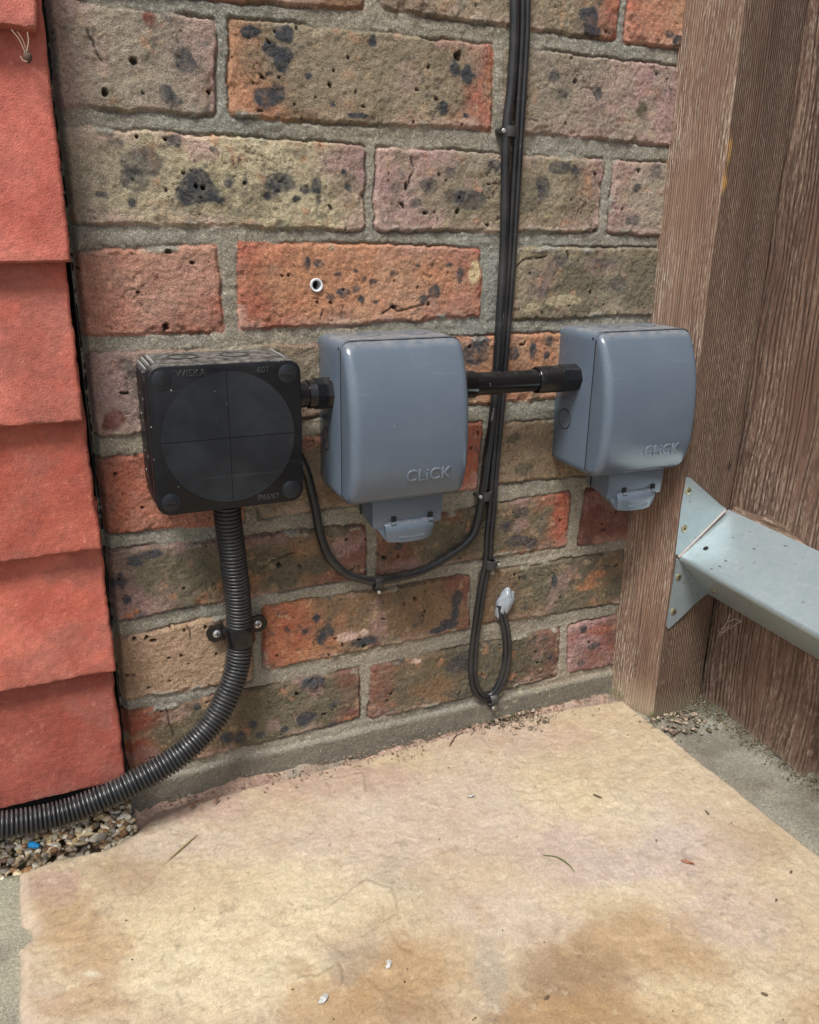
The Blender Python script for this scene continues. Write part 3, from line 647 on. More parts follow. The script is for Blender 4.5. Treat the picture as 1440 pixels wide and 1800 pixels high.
def fblob(px, py, rx, ry, k, s_, soft=.6, sc=None, warp=.4):
    global C
    c0 = at(px, py, 2, ZG); ax_ = np.abs(at(px+rx, py, 2, ZG)-at(px-rx, py, 2, ZG)); 
    u = at(px+rx, py, 2, ZG)[:2]-c0[:2]; v = at(px, py-ry, 2, ZG)[:2]-c0[:2]
    Mx = np.linalg.inv(np.array([u, v]).T); dx, dy = X-c0[0], Y-c0[1]
    a = Mx[0, 0]*dx+Mx[0, 1]*dy; b = Mx[1, 0]*dx+Mx[1, 1]*dy
    r_ = (np.linalg.norm(u)+np.linalg.norm(v))/2
    d = np.hypot(a, b)+warp*1.9*fbm(X, Y, max(.006, r_*.8), int(px) % 97, 6, .62)
    f = (1-ss(1-soft, 1.15, d))*s_; C = C*(1-f[..., None])+fpal[k]*f[..., None]
for q in [(800, 1450, 420, 120, 'pk', .8), (1150, 1490, 220, 90, 'pp', .7), (1000, 1400, 130, 50, 'cy', .7), (1090, 1440, 90, 50, 'cy', .5), (480, 1560, 190, 90, 'cy', .8), (330, 1650, 170, 100, 'cy', .9), (640, 1570, 120, 60, 'cy', .4),
          (400, 1730, 220, 80, 'cy', .6), (900, 1600, 160, 60, 'pk', .6), (1290, 1600, 150, 60, 'pp', .5), (1100, 1580, 150, 40, 'cy', .5),
          (730, 1725, 150, 85, 'oc', .8), (700, 1780, 120, 50, 'br', .5), (590, 1760, 110, 70, 'oc', .7), (520, 1700, 40, 20, 'oc', .6), (1120, 1660, 140, 80, 'oc', .75), (1010, 1720, 120, 80, 'br', .7), (970, 1785, 130, 50, 'br', .85), (1070, 1795, 190, 60, 'oc', .8), (1240, 1720, 90, 50, 'oc', .35),
          (1250, 1760, 140, 60, 'cy', .5), (1430, 1770, 80, 60, 'oc', .35), (1340, 1480, 100, 40, 'br', .25), (860, 1700, 40, 70, 'gy', .6),
          (110, 1610, 60, 60, 'oc', .6), (90, 1560, 60, 40, 'pb', .8), (180, 1680, 90, 60, 'oc', .55), (80, 1780, 60, 50, 'pk', .4), (150, 1760, 90, 40, 'oc', .5), (240, 1530, 130, 40, 'br', .45), (300, 1480, 140, 40, 'pk', .6),
          (330, 1420, 180, 36, 'pb', .8), (550, 1370, 200, 40, 'pb', .7), (850, 1290, 240, 40, 'pb', .55), (620, 1690, 60, 50, 'gy', .5), (700, 1540, 60, 40, 'gy', .35), (470, 1690, 90, 60, 'cy', .6),
          (160, 1712, 26, 8, 'cr', .9), (280, 1410, 60, 18, 'pb', .8)]: fblob(*q)
C = C*(1+.10*fbm(X, Y, .06, 320, 4)[..., None]*np.array([.6, 1, 1.6]))*(1+.13*fbm(X, Y, .009, 325, 3)[..., None])
# rust-brown mineral veining at a small scale
f = ss(.10, .5, fbm(X, Y, .012, 330, 6, .7))*.30; C = C*(1-f[..., None])+fpal['oc']*f[..., None]
f = ss(.2, .6, fbm(X, Y, .008, 335, 6, .7))*.34; C = C*(1-f[..., None])+fpal['cr']*f[..., None]
_w = np.random.RandomState(14).rand(*X.shape); C = C*(1+.17*(_w-.5))[..., None]
crz = (1-ss(0, .05, np.abs(fbm(X, Y*1.4, .011, 337, 4, .6))))*ss(-.15, .3, fbm(X, Y, .06, 338, 3)); C = C*(1-.20*crz[..., None])
spk = ss(.42, .55, fbm(X, Y, .006, 339, 3))*ss(-.1, .3, fbm(X, Y, .05, 336, 3)); C = C*(1-.22*spk[..., None])
# riven relief: undulation, stepped laminations
lam = fbm(X, Y, .11, 340, 4)*3.0; fl_ = np.floor(lam); st = fl_+ss(.0, .06, lam-fl_)
H = .0012*fbm(X, Y, .12, 345, 3)+.0009*fbm(X, Y, .02, 350, 4)+(.0003+.0004*ss(-.2, .4, fbm(X, Y, .08, 358, 2)))*fbm(X*1.0, Y*1.6, .0055, 353, 3)+.00038*fbm(X, Y, .0032, 356, 2)+.00022*(np.random.RandomState(4).rand(*X.shape)-.5)
lmask = ss(.05, .3, fbm(X, Y, .12, 360, 2)); H += .0008*st*lmask
for pts in ([(572, 1598), (610, 1568), (640, 1545), (690, 1562), (702, 1600), (640, 1645)], [(525, 1718), (560, 1712), (595, 1692), (604, 1712), (600, 1740)], [(560, 1372), (640, 1358), (645, 1390)]):
    W = [at(*p, 2, ZG)[:2] for p in pts]; d = np.full(X.shape, 9.0)
    for a, b in zip(W[:-1], W[1:]):
        e = b-a; t = np.clip(((X-a[0])*e[0]+(Y-a[1])*e[1])/(e@e), 0, 1); d = np.minimum(d, np.hypot(X-a[0]-t*e[0]+.0015*fbm(X, Y, .01, 371, 3), Y-a[1]-t*e[1]+.0015*fbm(X, Y, .01, 375, 3)))
    g = np.exp(-(d/.0009)**2); H -= .0015*g; C *= (1-.30*g[..., None])
    H += .0009*np.exp(-(d/.006)**2)
H -= .0045*ss(-.009, 0, D)**2+.012*ss(-.0012, .002, D)
e = ss(-.012, -.001, D)*.5; C = C*(1-e[..., None])+fpal['pk']*e[..., None]
V = np.stack([X, Y, ZG+H], -1)
me = gridmesh('flagstone', V, np.concatenate([np.clip(C, 0, .9), np.ones(X.shape+(1,))], -1), keep=D < .004)
tag(link('flagstone', me, M['flag']), 'large buff and ochre riven sandstone paving slab filling the foreground', 'paving slab')

# bedding mortar, joint, fillet and soil round the slab: one ground patch, and the wide ground sheet
xs = np.arange(-.60, .62, .0022); ys = np.arange(-.90, .03, .0022)
X, Y = np.meshgrid(xs, ys, indexing='ij')
Hg = np.full(X.shape, -.3345)
Dp = poly_d(X, Y, pol)
rightz = ss(.285, .30, X); Hg = Hg*(1-rightz)+(-.3265)*rightz
Hg = np.where(X < -.3, -.3315+0*X, Hg)
# fillet against the wall for x > -.21
fil = ss(-.013, .003, Y+.009*fbm(X, Y, .03, 401, 5))*ss(-.225, -.21, X+.3*0); Hg = Hg+fil*(.0118+.0045*(1-ss(-.12, .06, X))+.003*fbm(X, Y, .012, 405, 4))
Hg = Hg-.004*ss(-.0035, -.001, Y+.002*fbm(X, Y, .02, 408, 3))*(X > -.21)
near = ss(-.018, -.006, Y)*ss(.20, .27, X); Hg = Hg+near*.002
pit = ss(-.205, -.222, X) if False else (1-ss(-.232, -.222, X))*ss(-.040, -.032, Y+.004*fbm(X, Y, .02, 411, 2)); Hg = Hg*(1-pit)-.343*pit
Hg = Hg+.0016*fbm(X, Y, .05, 420, 3)+.0010*fbm(X, Y, .012, 424, 4)+.0006*fbm(X, Y, .004, 428, 2)
fence_d = ss(.335, .372, X+.006*fbm(X, Y, .02, 431, 3)); Hg = Hg+.006*fence_d*(1+.8*fbm(X, Y, .01, 433, 3))
Cg = lin((150, 145, 130), .80)*np.ones(X.shape+(3,))*(1+.25*fbm(X, Y, .04, 440, 4)[..., None])
def mixin(f, c):
    global Cg
    Cg = Cg*(1-f[..., None])+np.array(c)*f[..., None]
mixin(ss(-.03, -.006, Y)*(X > -.22)*.92*ss(-.9, -.2, fbm(X, Y, .03, 443, 3)), lin((182, 152, 134), .9))
mixin(ss(-.02, .45, fbm(X, Y, .035, 445, 4))*.5*rightz, lin((96, 84, 68), .8))
mixin(fence_d*.7*ss(-.3, .3, fbm(X, Y, .015, 447, 4)), lin((62, 60, 42), .8))
mixin((1-ss(.0, .02, np.hypot((X-.375)*.8, Y+.045)-.03+.01*fbm(X, Y, .012, 448, 3)))*.7, lin((66, 66, 44), .8))
mixin(ss(-.02, -.1, Y)*rightz*ss(-.2, .4, fbm(X, Y, .05, 449, 3))*.35, lin((150, 150, 138), .8))
mixin(pit*.9, lin((160, 145, 116), .9))
mixin(np.where(X < -.3, .7, 0)*ss(-.5, .2, fbm(X*3, Y, .06, 451, 3)), lin((176, 172, 148), .85))
V = np.stack([X, Y, Hg], -1)
me = gridmesh('mortar_bed', V, np.concatenate([np.clip(Cg, 0, .9), np.zeros(X.shape+(1,))], -1))
tag(link('mortar_bed', me, M['ground']), kind='structure')
mb = MB(); mb.add([(-60, -60, -.352), (60, -60, -.352), (60, 60, -.352), (-60, 60, -.352)], [(0, 1, 2, 3)])
gr = mb.build('ground', plain_mat('plain_concrete_ground', (.20, .19, .16), .9, 0, .3, 6)); tag(gr, kind='structure')

# gravel
rg = random.Random(11)
def pebble(mb, c, r, rnd, n=(10, 7)):
    a, b, h = r*rnd.uniform(.8, 1.25), r*rnd.uniform(.6, .95), r*rnd.uniform(.45, .7)
    rot = Matrix.Rotation(rnd.uniform(0, 6.28), 3, 'Z') @ Matrix.Rotation(rnd.uniform(-.7, .7), 3, 'X')
    off = rnd.uniform(0, 99); vs = []
    pn = [(Vector((rnd.gauss(0, 1), rnd.gauss(0, 1), rnd.gauss(0, 1))).normalized(), rnd.uniform(.62, .95)) for _ in range(5)]
    for j in range(n[1]+1):
        th = math.pi*j/n[1]
        for i in range(n[0]):
            ph = 2*math.pi*i/n[0]; v = Vector((math.sin(th)*math.cos(ph), math.sin(th)*math.sin(ph), math.cos(th)))
            k = 1+.16*math.sin(3*v.x+off)+.13*math.sin(4*v.y+2*off+v.z*3)
            for nn_, dd_ in pn:
                e_ = v.dot(nn_)
                if e_ > dd_: v = v-nn_*(e_-dd_)
            p = rot @ Vector((v.x*a*k, v.y*b*k, v.z*h*k)); vs.append(Vector(c)+p)
    fs = [(j*n[0]+i, j*n[0]+(i+1) % n[0], (j+1)*n[0]+(i+1) % n[0], (j+1)*n[0]+i) for j in range(n[1]) for i in range(n[0])]
    mb.add(vs, fs); return n[0]*(n[1]+1)
gp = MB(); gc = []
tones = [(220, 210, 188), (214, 204, 180), (208, 196, 170), (204, 186, 150), (212, 190, 156), (196, 184, 158), (176, 150, 110), (150, 142, 128), (205, 200, 184), (160, 120, 84), (128, 124, 112), (186, 164, 130), (120, 96, 74)]
for i in range(1300):
    x = rg.uniform(-.46, -.2225); y = rg.uniform(-.038, .03); z = -.3385+rg.uniform(0, .005)+.003*(i/1300)
    r = rg.choice([.0018, .0024, .0030, .0036, .0045])
    if x > -.30 and y < -.034: continue
    n = pebble(gp, (x, y, z), r, rg); c = lin(rg.choice(tones), .95)*rg.uniform(1.0, 1.45); gc += [c]*n
o = gp.build('gravel', None, None, ang=38)
a = o.data.attributes.new('Col', 'FLOAT_COLOR', 'POINT'); a.data.foreach_set('color', np.concatenate([np.array(gc), np.ones((len(gc), 1))], 1).astype(np.float32).ravel())
m_, t_, p_ = newmat('gravel_pebbles'); aa = N(t_, 'ShaderNodeAttribute', attribute_name='Col'); q = noise(t_, coords(t_), 500, 4)
t_.links.new(mixc(t_, 1.0, aa.outputs['Color'], ramp(t_, q, [(.3, (.75,)*3), (.7, (1.2,)*3)]).outputs[0], 'MULTIPLY'), p_.inputs['Base Color']); p_.inputs['Roughness'].default_value = .6
o.data.materials.append(m_); tag(o, 'mixed cream and brown pea gravel under the corrugated conduit', 'gravel', kind='stuff')

# ------------------------------------------------------------------ grey weatherproof boxes
ZP = [-.050, -.045, -.040, -.025, -.016, .005, .020, .035, .048, .058, .068, .075, .079]
DP = [.0660, .0700, .0735, .0785, .0797, .0803, .0793, .0772, .0742, .0705, .0660, .0618, .0590]
def Df(z): return np.interp(z, ZP, DP)
_zz = np.linspace(-.05, .08, 300); _k = np.ones(31)/31; _dd = np.convolve(np.pad(Df(_zz), 15, mode='reflect', reflect_type='odd'), _k, 'valid')
def Dsm(z): return np.interp(z, _zz, _dd)
def rrect(w, h, r, n=8):
    pts = []
    for cx, cz, a0 in ((w/2-r, h/2-r, 0), (-w/2+r, h/2-r, 90), (-w/2+r, -h/2+r, 180), (w/2-r, -h/2+r, 270)):
        for k in range(n+1):
            a = math.radians(a0+90*k/n); pts.append((cx+r*math.cos(a), cz+r*math.sin(a)))
    # extra points along the sides
    out = []
    for i in range(len(pts)):
        a, b = np.array(pts[i]), np.array(pts[(i+1) % len(pts)]); m = 26 if i % (n+1) == n else 1
        out += [tuple(a+(b-a)*k/m) for k in range(m)]
    return np.array(out)
def loft(mb, rings, cap0=True, cap1=True):
    n = len(rings[0]); b = len(mb.v)
    for r in rings: mb.v += [tuple(map(float, p)) for p in r]
    for k in range(len(rings)-1): mb.f += [(b+k*n+i, b+k*n+(i+1) % n, b+(k+1)*n+(i+1) % n, b+(k+1)*n+i) for i in range(n)]
    if cap0: mb.f.append(tuple(range(b, b+n)))
    if cap1: mb.f.append(tuple(range(b+(len(rings)-1)*n+n-1, b+(len(rings)-1)*n-1, -1)))
CZ, HB, WB = .0153, .1275, .1005
def ring(scale_in, yfun, r=.008, w=WB, h=HB):
    o = rrect(w-2*scale_in, h-2*scale_in, max(.001, r-scale_in*.6)); z = o[:, 1]+CZ
    y = yfun(z) if callable(yfun) else np.full(len(o), yfun)
    return np.stack([o[:, 0], y, z], 1)
def text_mesh(txt, size, ext, bev=0.0, res=3):
    cu = bpy.data.curves.new('t', 'FONT'); cu.body = txt; cu.size = size; cu.extrude = ext; cu.bevel_depth = bev; cu.bevel_resolution = 1; cu.resolution_u = res
    cu.align_x = 'CENTER'; cu.align_y = 'CENTER'
    o = bpy.data.objects.new('t', cu); COL.objects.link(o); dg = bpy.context.evaluated_depsgraph_get(); dg.update()
    me = bpy.data.meshes.new_from_object(o.evaluated_get(dg)); bpy.data.objects.remove(o); bpy.data.curves.remove(cu)
    me.materials.clear(); return me
def text(name, txt, size, ext, mat, parent, fn, bev=0.0):
    me = text_mesh(txt, size, ext, bev)
    for v in me.vertices: v.co = fn(v.co)
    me.update(); o = link(name, me, mat, parent); return o
M['emb'] = plastic_mat('embossed_grey_plastic', tuple(lin((100, 112, 127))), .25, (.4, .4, .4), .2, .5)
def grey_box(loc, label):
    t = empty('socket_box', label, 'weatherproof socket', loc, 'grey weatherproof socket boxes')
    mb = MB()
    loft(mb, [ring(.0015, 0.004), ring(.0012, -.002), ring(.0005, -.004), ring(.0, -.010), ring(.0, -.0545), ring(.0006, -.0553)], True, True)
    mb.build('back_box', M['grey'], t, ang=50)
    mb = MB(); r = .0075; rings = [ring(.0007, -.0552), ring(.0001, -.0557), ring(.0, -.0564)]
    for k in range(9):
        a = math.radians(90*k/8); rings.append(ring(r*(1-math.cos(a)), lambda z, a=a: -(Dsm(z)-r+r*math.sin(a))))
    w0 = rings[-1]
    for k in range(1, 14):
        f = 1-k/13.5; x = w0[:, 0]*f; z = (w0[:, 2]-CZ)*f+CZ; rings.append(np.stack([x, -Dsm(z)-.0006*(1-f*f), z], 1))
    loft(mb, rings); lid = mb.build('lid', M['grey'], t, ang=60)
    mb = MB(); mb.box((-WB/2-.0002, -.0556, CZ-HB/2+.006), (-WB/2+.0003, -.0550, CZ+HB/2-.006)); mb.build('lid_seam', M['dark'], t)
    # embossed lettering near the foot of the lid
    text('lettering', 'CLiCK', .0142, .00022, M['emb'], lid, lambda c: Vector((c.x*1.0+.014, -(Dsm(c.y*1.0-.0245)+.00075)-c.z, c.y-.0245)), .00016)
    # knockouts on both sides and the pinhole at the seam
    for s_ in (-1, 1):
        mb = MB(); mb.lathe((s_*(WB/2-.0004), -.0185, -.004), (s_, 0, 0), [(0, .0086), (.0007, .0086), (.0008, .0083), (.0008, .0078), (.0007, .0076), (.0007, .0013), (.0012, .0009), (.0013, .0002)], 40)
        k = mb.build('knockout', M['grey'], t)
        mb = MB(); mb.lathe((s_*(WB/2-.0002), -.0185, -.004), (s_, 0, 0), [(0, .0095), (.00035, .0095), (.00035, .0085), (0, .0085)], 40, False); mb.build('groove', M['dark'], k)
    mb = MB(); mb.cyl((-WB/2+.0006, -.051, .073), (-1, 0, 0), .0011, .0008, 10); mb.build('pin_hole', M['dark'], t)
    # cable outlet block below
    mb = MB(); x0, x1 = -.026, .037
    P = [(x0, -.024, -.047), (x1, -.024, -.047), (x1, -.060, -.047), (x0, -.060, -.047)]
    Q = [(x0+.001, -.026, -.0665), (x1-.001, -.026, -.066), (x1-.001, -.059, -.0725), (x0+.001, -.059, -.0725)]
    mb.add(P+Q, [(0, 1, 2, 3), (7, 6, 5, 4), (0, 4, 5, 1), (1, 5, 6, 2), (2, 6, 7, 3), (3, 7, 4, 0)])
    mb.build('cable_outlet', M['grey'], t, bevel=.0009)
    mb = MB(); mb.box((x0-.0004, -.0335, -.0672), (x0+.0006, -.0328, -.048)); mb.build('seam', M['dark'], t)
    for xx in (x0+.0165, x1-.0135):
        mb = MB(); mb.box((xx, -.0606, -.0672), (xx+.0042, -.0588, -.0632)); mb.build('hinge_slot', M['dark'], t)
        mb = MB(); mb.cyl((xx-.001, -.0622, -.0685), (1, 0, 0), .0014, .0042, 12); mb.build('hinge_pin', M['grey'], t)
    # press-to-close flap: curved plate
    mb = MB(); n = 14; m = 10; prof = []
    for j in range(m+1):
        s_ = j/m; a = math.radians(75*min(1, s_*2.2)); 
        y = -.0590-.0060*math.sin(a)-.0010*s_; z = -.0675-.0022*(1-math.cos(a))*0-.0015*min(1, s_*2)-.0150*max(0, s_-.18)/.82
        prof.append((y+.0045*max(0, s_-.3), z, 1-.10*s_**2))
    fx0, fx1 = x0+.0105, x1-.0085; cx = (fx0+fx1)/2; hw = (fx1-fx0)/2
    front = [[(cx+hw*prof[j][2]*(2*i/n-1), prof[j][0]+.0007*(2*i/n-1)**4*4, prof[j][1]+.0016*(1-(2*i/n-1)**2)*(-1 if j > m-2 else 0)) for i in range(n+1)] for j in range(m+1)]
    vs = [p for r_ in front for p in r_]; nb = len(vs); vs += [(p[0], p[1]+.0016, p[2]+.0007) for r_ in front for p in r_]
    I = lambda j, i, o=0: j*(n+1)+i+o
    fs = [(I(j, i), I(j, i+1), I(j+1, i+1), I(j+1, i)) for j in range(m) for i in range(n)]+[(I(j, i, nb), I(j+1, i, nb), I(j+1, i+1, nb), I(j, i+1, nb)) for j in range(m) for i in range(n)]
    fs += [(I(0, i), I(0, i, nb), I(0, i+1, nb), I(0, i+1)) for i in range(n)]+[(I(m, i), I(m, i+1), I(m, i+1, nb), I(m, i, nb)) for i in range(n)]
    fs += [(I(j, 0), I(j+1, 0), I(j+1, 0, nb), I(j, 0, nb)) for j in range(m)]+[(I(j, n), I(j, n, nb), I(j+1, n, nb), I(j+1, n)) for j in range(m)]
    mb.add(vs, fs); fl = mb.build('flap', M['grey'], t, ang=60)
    text('lettering', 'PRESS TO CLOSE', .0030, .0001, M['emb'], fl, lambda c: Vector((c.x+cx+.001, -.0634-c.z+.0003*(c.y/.003), c.y-.0805)), .00004)
    # funnel under the block behind the flap
    mb = MB(); mb.add([(x0+.004, -.030, -.067), (x1-.006, -.030, -.067), (x1-.006, -.0585, -.0722), (x0+.004, -.0585, -.0722), (x0+.012, -.048, -.082), (x1-.014, -.048, -.082), (x1-.014, -.0585, -.0835), (x0+.012, -.0585, -.0835)],
                       [(0, 1, 2, 3), (7, 6, 5, 4), (0, 4, 5, 1), (1, 5, 6, 2), (2, 6, 7, 3), (3, 7, 4, 0)]); mb.build('funnel', M['grey'], t, bevel=.0006)
    mb = MB(); mb.lathe((x1-.002, -.040, -.055), (1, 0, 0), [(0, .0052), (.006, .0052), (.0078, .0040), (.0078, .0001)], 20); mb.build('locking_lug', M['gloss'], t)
    # moulded knockouts on the top, half hidden in dust
    for xx in (-.016, .024):
        mb = MB(); mb.lathe((xx, -.027, CZ+HB/2-.0004), (0, 0, 1), [(0, .0095), (.0008, .0095), (.0008, .0088), (.0003, .0087), (.0003, .0001)], 32); mb.build('knockout', M['grey'], t)
    return t
g1 = grey_box((.0050, 0, 0), 'grey domed weatherproof socket box between the two black conduit pipes, on brick')
def copy_tree(o, parent=None):
    c = o.copy(); COL.objects.link(c)
    if parent: c.parent = parent
    for ch in list(o.children): copy_tree(ch, c)
    return c
g2 = copy_tree(g1); g2.location = (.2355, 0, -.0015); g2['label'] = 'grey domed weatherproof socket box close against the timber fence post'

# ------------------------------------------------------------------ black junction box
jb = empty('junction_box', 'square black junction box with a round scuffed centre and four corner screws', 'junction box', (-.1315, 0, .0135))
W2, H2_ = .1095, .1085
def flute(o, amp=.0007, w=W2, h=H2_, r=.010):
    out = []
    for x, z in o:
        cx, cz = max(-w/2+.013, min(w/2-.013, x)), max(-h/2+.013, min(h/2-.013, z))
        dx, dz = x-cx, z-cz; L = math.hypot(dx, dz); ang = math.atan2(abs(dz), abs(dx)) if L > 1e-6 else 0
        if abs(dx) > 1e-5 and abs(dz) > 1e-5: k = 1-(amp*(1+math.cos(ang*4*5))/2)/L*1.0
        else: k = 1
        out.append((cx+dx*k, cz+dz*k))
    return np.array(out)
def r2(inset, y, fl=False, n=24, r=.010):
    o = rrect(W2-2*inset, H2_-2*inset, max(.002, r-inset*.5), n)
    if fl: o = flute(o, .0014)
    return np.stack([o[:, 0], np.full(len(o), y), o[:, 1]], 1)
mb = MB(); loft(mb, [r2(.0006, .004), r2(-.0004, -.003, True), r2(-.0002, -.043, True), r2(.0002, -.0440), r2(.0016, -.0446)]); mb.build('base', M['black'], jb, ang=30)
mb = MB(); loft(mb, [r2(.0015, -.0448), r2(.0002, -.0452), r2(.0, -.0458), r2(.0, -.0565), r2(.0004, -.0575), r2(.0012, -.0580)]); lid = mb.build('lid', M['black'], jb, ang=50)
mb = MB(); n = 72
RD = .0482
for qd in range(4):      # four quadrant plates of the disc, a hairline groove between them
    sx_, sz_ = ((1, 1), (-1, 1), (-1, -1), (1, -1))[qd]; g = .00035
    arc = [(g, g)]+[(max(g, RD*math.cos(a)), max(g, RD*math.sin(a))) for a in np.linspace(0, math.pi/2, 25)]
    mb.prism([(sx_*x, -.0573, sz_*z) for x, z in arc], (0, -.0011, 0))
o = mb.build('centre_disc', M['disc'], lid, ang=30, bevel=.00012)
for cx, cz, slot in ((-.0445, .0442, 0), (.0445, .0442, 1), (-.0445, -.0442, 1), (.0445, -.0442, 0)):
    mb = MB(); mb.lathe((cx, -.0572, cz), (0, -1, 0), [(0, .0068), (.0008, .0068), (.0010, .0065), (.0010, .0001)], 36); sc = mb.build('lid_screw', M['disc'], lid)
    mb = MB()
    if slot == 0: mb.box((cx-.0008, -.0588, cz-.0035), (cx+.0008, -.0584, cz+.0030)); mb.prism([(cx-.0014, -.0584, cz-.0045), (cx+.0014, -.0584, cz-.0045), (cx, -.0584, cz-.0062)], (0, -.0004, 0))
    else: mb.box((cx-.0033, -.0588, cz-.0008), (cx+.0033, -.0584, cz+.0008)); mb.prism([(cx+.0045*(1 if cx < 0 else -1), -.0584, cz-.0014), (cx+.0045*(1 if cx < 0 else -1), -.0584, cz+.0014), (cx+.0062*(1 if cx < 0 else -1), -.0584, cz)], (0, -.0004, 0))
    mb.build('slot', M['dark'], sc)
M['scuff'] = plastic_mat('whitened_scuffed_plastic', (.22, .22, .22), .4, (.5, .5, .5), .7, .7)
for sx_ in (-1, 1):
    for k in range(4):
        a = math.radians(90-12-k*21); x = sx_*(W2/2-.0100+.0100*math.cos(a)); z = H2_/2-.0100+.0100*math.sin(a)
        mb = MB(); mb.tube([(x, y, z) for y in (-.002, -.01, -.03, -.0430)], [.0003, .0007, .0008, .0007], 8); mb.build('corner_rib', M['scuff'] if (k < 3 and sx_ < 0) or k == 0 else M['black'], jb)
M['bemb'] = plastic_mat('embossed_black_plastic', (.018, .019, .021), .28, (.1, .1, .1), .2, .3)
fn = lambda ox, oz: (lambda c: Vector((c.x+ox, -.05800-c.z, c.y+oz)))
text('lettering', 'WISKA', .0068, .00025, M['bemb'], lid, fn(-.0245, .0480), .00008)
text('lettering', '607', .0060, .00025, M['bemb'], lid, fn(.0265, .0478), .00008)
text('lettering', 'IP66/67', .0056, .00025, M['bemb'], lid, fn(.0265, -.0482), .00008)
for z in (.020, -.023):
    mb = MB(); mb.lathe((-W2/2+.0001, -.023, z), (-1, 0, 0), [(0, .0112), (.0008, .0112), (.0008, .0100), (-.0004, .0098), (-.0004, .0001)], 40); k = mb.build('knockout', M['gloss'], jb)
for x in (-.024, .014):
    mb = MB(); mb.lathe((x, -.0235, H2_/2-.0001), (0, 0, 1), [(0, .0112), (.0008, .0112), (.0008, .0100), (-.0004, .0098), (-.0004, .0001)], 40); k = mb.build('knockout', M['gloss'], jb)

# ------------------------------------------------------------------ rigid conduit between boxes
PZ, PY = .0355, -.029
t = empty('conduit_pipe', 'short glossy black conduit pipe joining the black junction box to the grey box', 'conduit', (-.061, PY, PZ))
mb = MB(); mb.cyl((-.078, PY, PZ), (1, 0, 0), .0100, .036, 32); mb.build('pipe', M['gloss'], t, off=t.location)
mb = MB(); mb.lathe((-.0640, PY, PZ), (1, 0, 0), [(0, .0100), (.0004, .0112), (.008, .0114)], 32, True); mb.cyl((-.0575, PY, PZ), (1, 0, 0), .0126, .0125, 8); mb.build('coupling', M['gloss'], t, off=t.location, bevel=.0004)
t = empty('conduit_pipe', 'long glossy black conduit pipe passing over the cables to the right grey box', 'conduit', (.11, PY, PZ-.001))
mb = MB(); mb.cyl((.05, PY, PZ-.001), (1, 0, 0), .0097, .145, 36); mb.build('pipe', M['gloss'], t, off=t.location)
mb = MB(); mb.lathe((.0552, PY, PZ-.001), (1, 0, 0), [(0, .0118), (.027, .0115), (.0280, .0110), (.0280, .0097)], 36); mb.build('coupling', M['gloss'], t, off=t.location)
mb = MB(); mb.lathe((.1440, PY, PZ-.001), (1, 0, 0), [(0, .0098), (0, .0112), (.0012, .0118), (.024, .0118), (.024, .0120)], 36); mb.cyl((.1680, PY, PZ-.001), (1, 0, 0), .0124, .0180, 8); mb.build('coupling', M['gloss'], t, off=t.location, bevel=.0003)

# ------------------------------------------------------------------ corrugated conduit
cpts = [(398, 872, -.033), (401, 915, -.031), (409, 975, -.026), (418, 1050, -.019), (421, 1112, -.0145), (419, 1160, -.0155), (404, 1212, -.020), (372, 1272, -.027), (325, 1320, -.034), (268, 1358, -.040), (195, 1396, -.045), (110, 1430, -.048), (10, 1450, -.050), (-120, 1462, -.050)]
P, L = catmull([at(a, b, 1, c) for a, b, c in cpts], .00038)
s_ = np.linspace(0, L, len(P)); ph = (s_/.0033) % 1
rad = .0084+.0023*ss(.0, .22, ph)*(1-ss(.66, .88, ph))
mb = MB(); mb.tube(P, list(rad), 28)
t = mb.build('corrugated_conduit', M['corr'], ang=80); tag(t, 'black corrugated flexible conduit curving from the junction box down to the gravel', 'conduit')
# saddle clamp
sc_ = at(421, 1112, 1, -.0145); tv = Vector((.0, 0, 1))
sad = empty('conduit_saddle', 'black saddle clip with two bright screws holding the corrugated conduit', 'pipe clip', tuple(sc_))
a_ = math.radians(4)
mb = MB(); prof = []
hw = .0125; th = .0022
ring_o = []
for k in range(25):
    a = math.pi*k/24; ring_o.append((math.cos(a)*.0128, -math.sin(a)*.0128))
inn = [(x*.86, y*.86) for x, y in ring_o]
poly = [(.0128, .012)]+ring_o+[(-.0128, .012)]; polyi = [(.0110, .012)]+inn+[(-.0110, .012)]
n = len(poly); vs = []
for z in (-.0085, .0085): vs += [(x, y, z) for x, y in poly]+[(x, y, z) for x, y in polyi]
fs = []
for i in range(n-1): fs += [(i, i+1, 2*n+i+1, 2*n+i), (n+i, 3*n+i, 3*n+i+1, n+i+1), (i, n+i, n+i+1, i+1), (2*n+i, 2*n+i+1, 3*n+i+1, 3*n+i)]
mb.add(vs, fs); mb.build('strap', M['gloss'], sad, bevel=.0004)
mb = MB()
mb.cyl((0, -.0126, 0), (0, -1, 0), .0052, .0006, 28); mb.build('boss', M['gloss'], sad)
for s_ in (-1, 1):
    mb = MB(); pts = [(s_*.0125, .0065), (s_*.0125, -.0065)]+[(s_*(.0185+.0070*math.cos(a)), .0070*math.sin(a)) for a in np.linspace(-math.pi/2, math.pi/2, 14)]
    mb.prism([(x, .0100, z) for x, z in pts], (0, -.0028, 0)); mb.build('ear', M['gloss'], sad, bevel=.0005)
    mb = MB(); c = (s_*.0175, .0074, 0); mb.lathe(c, (0, -1, 0), [(0, .0036), (.0009, .0034), (.0016, .0022), (.0018, .0001)], 20); s1 = mb.build('screw', M['zinc'], sad)
    mb = MB(); mb.box((c[0]-.0022, .0056, -.0004), (c[0]+.0022, .0054, .0004)); mb.box((c[0]-.0004, .0057, -.0022), (c[0]+.0004, .00535, .0022)); mb.build('cross_slot', M['dark'], s1)
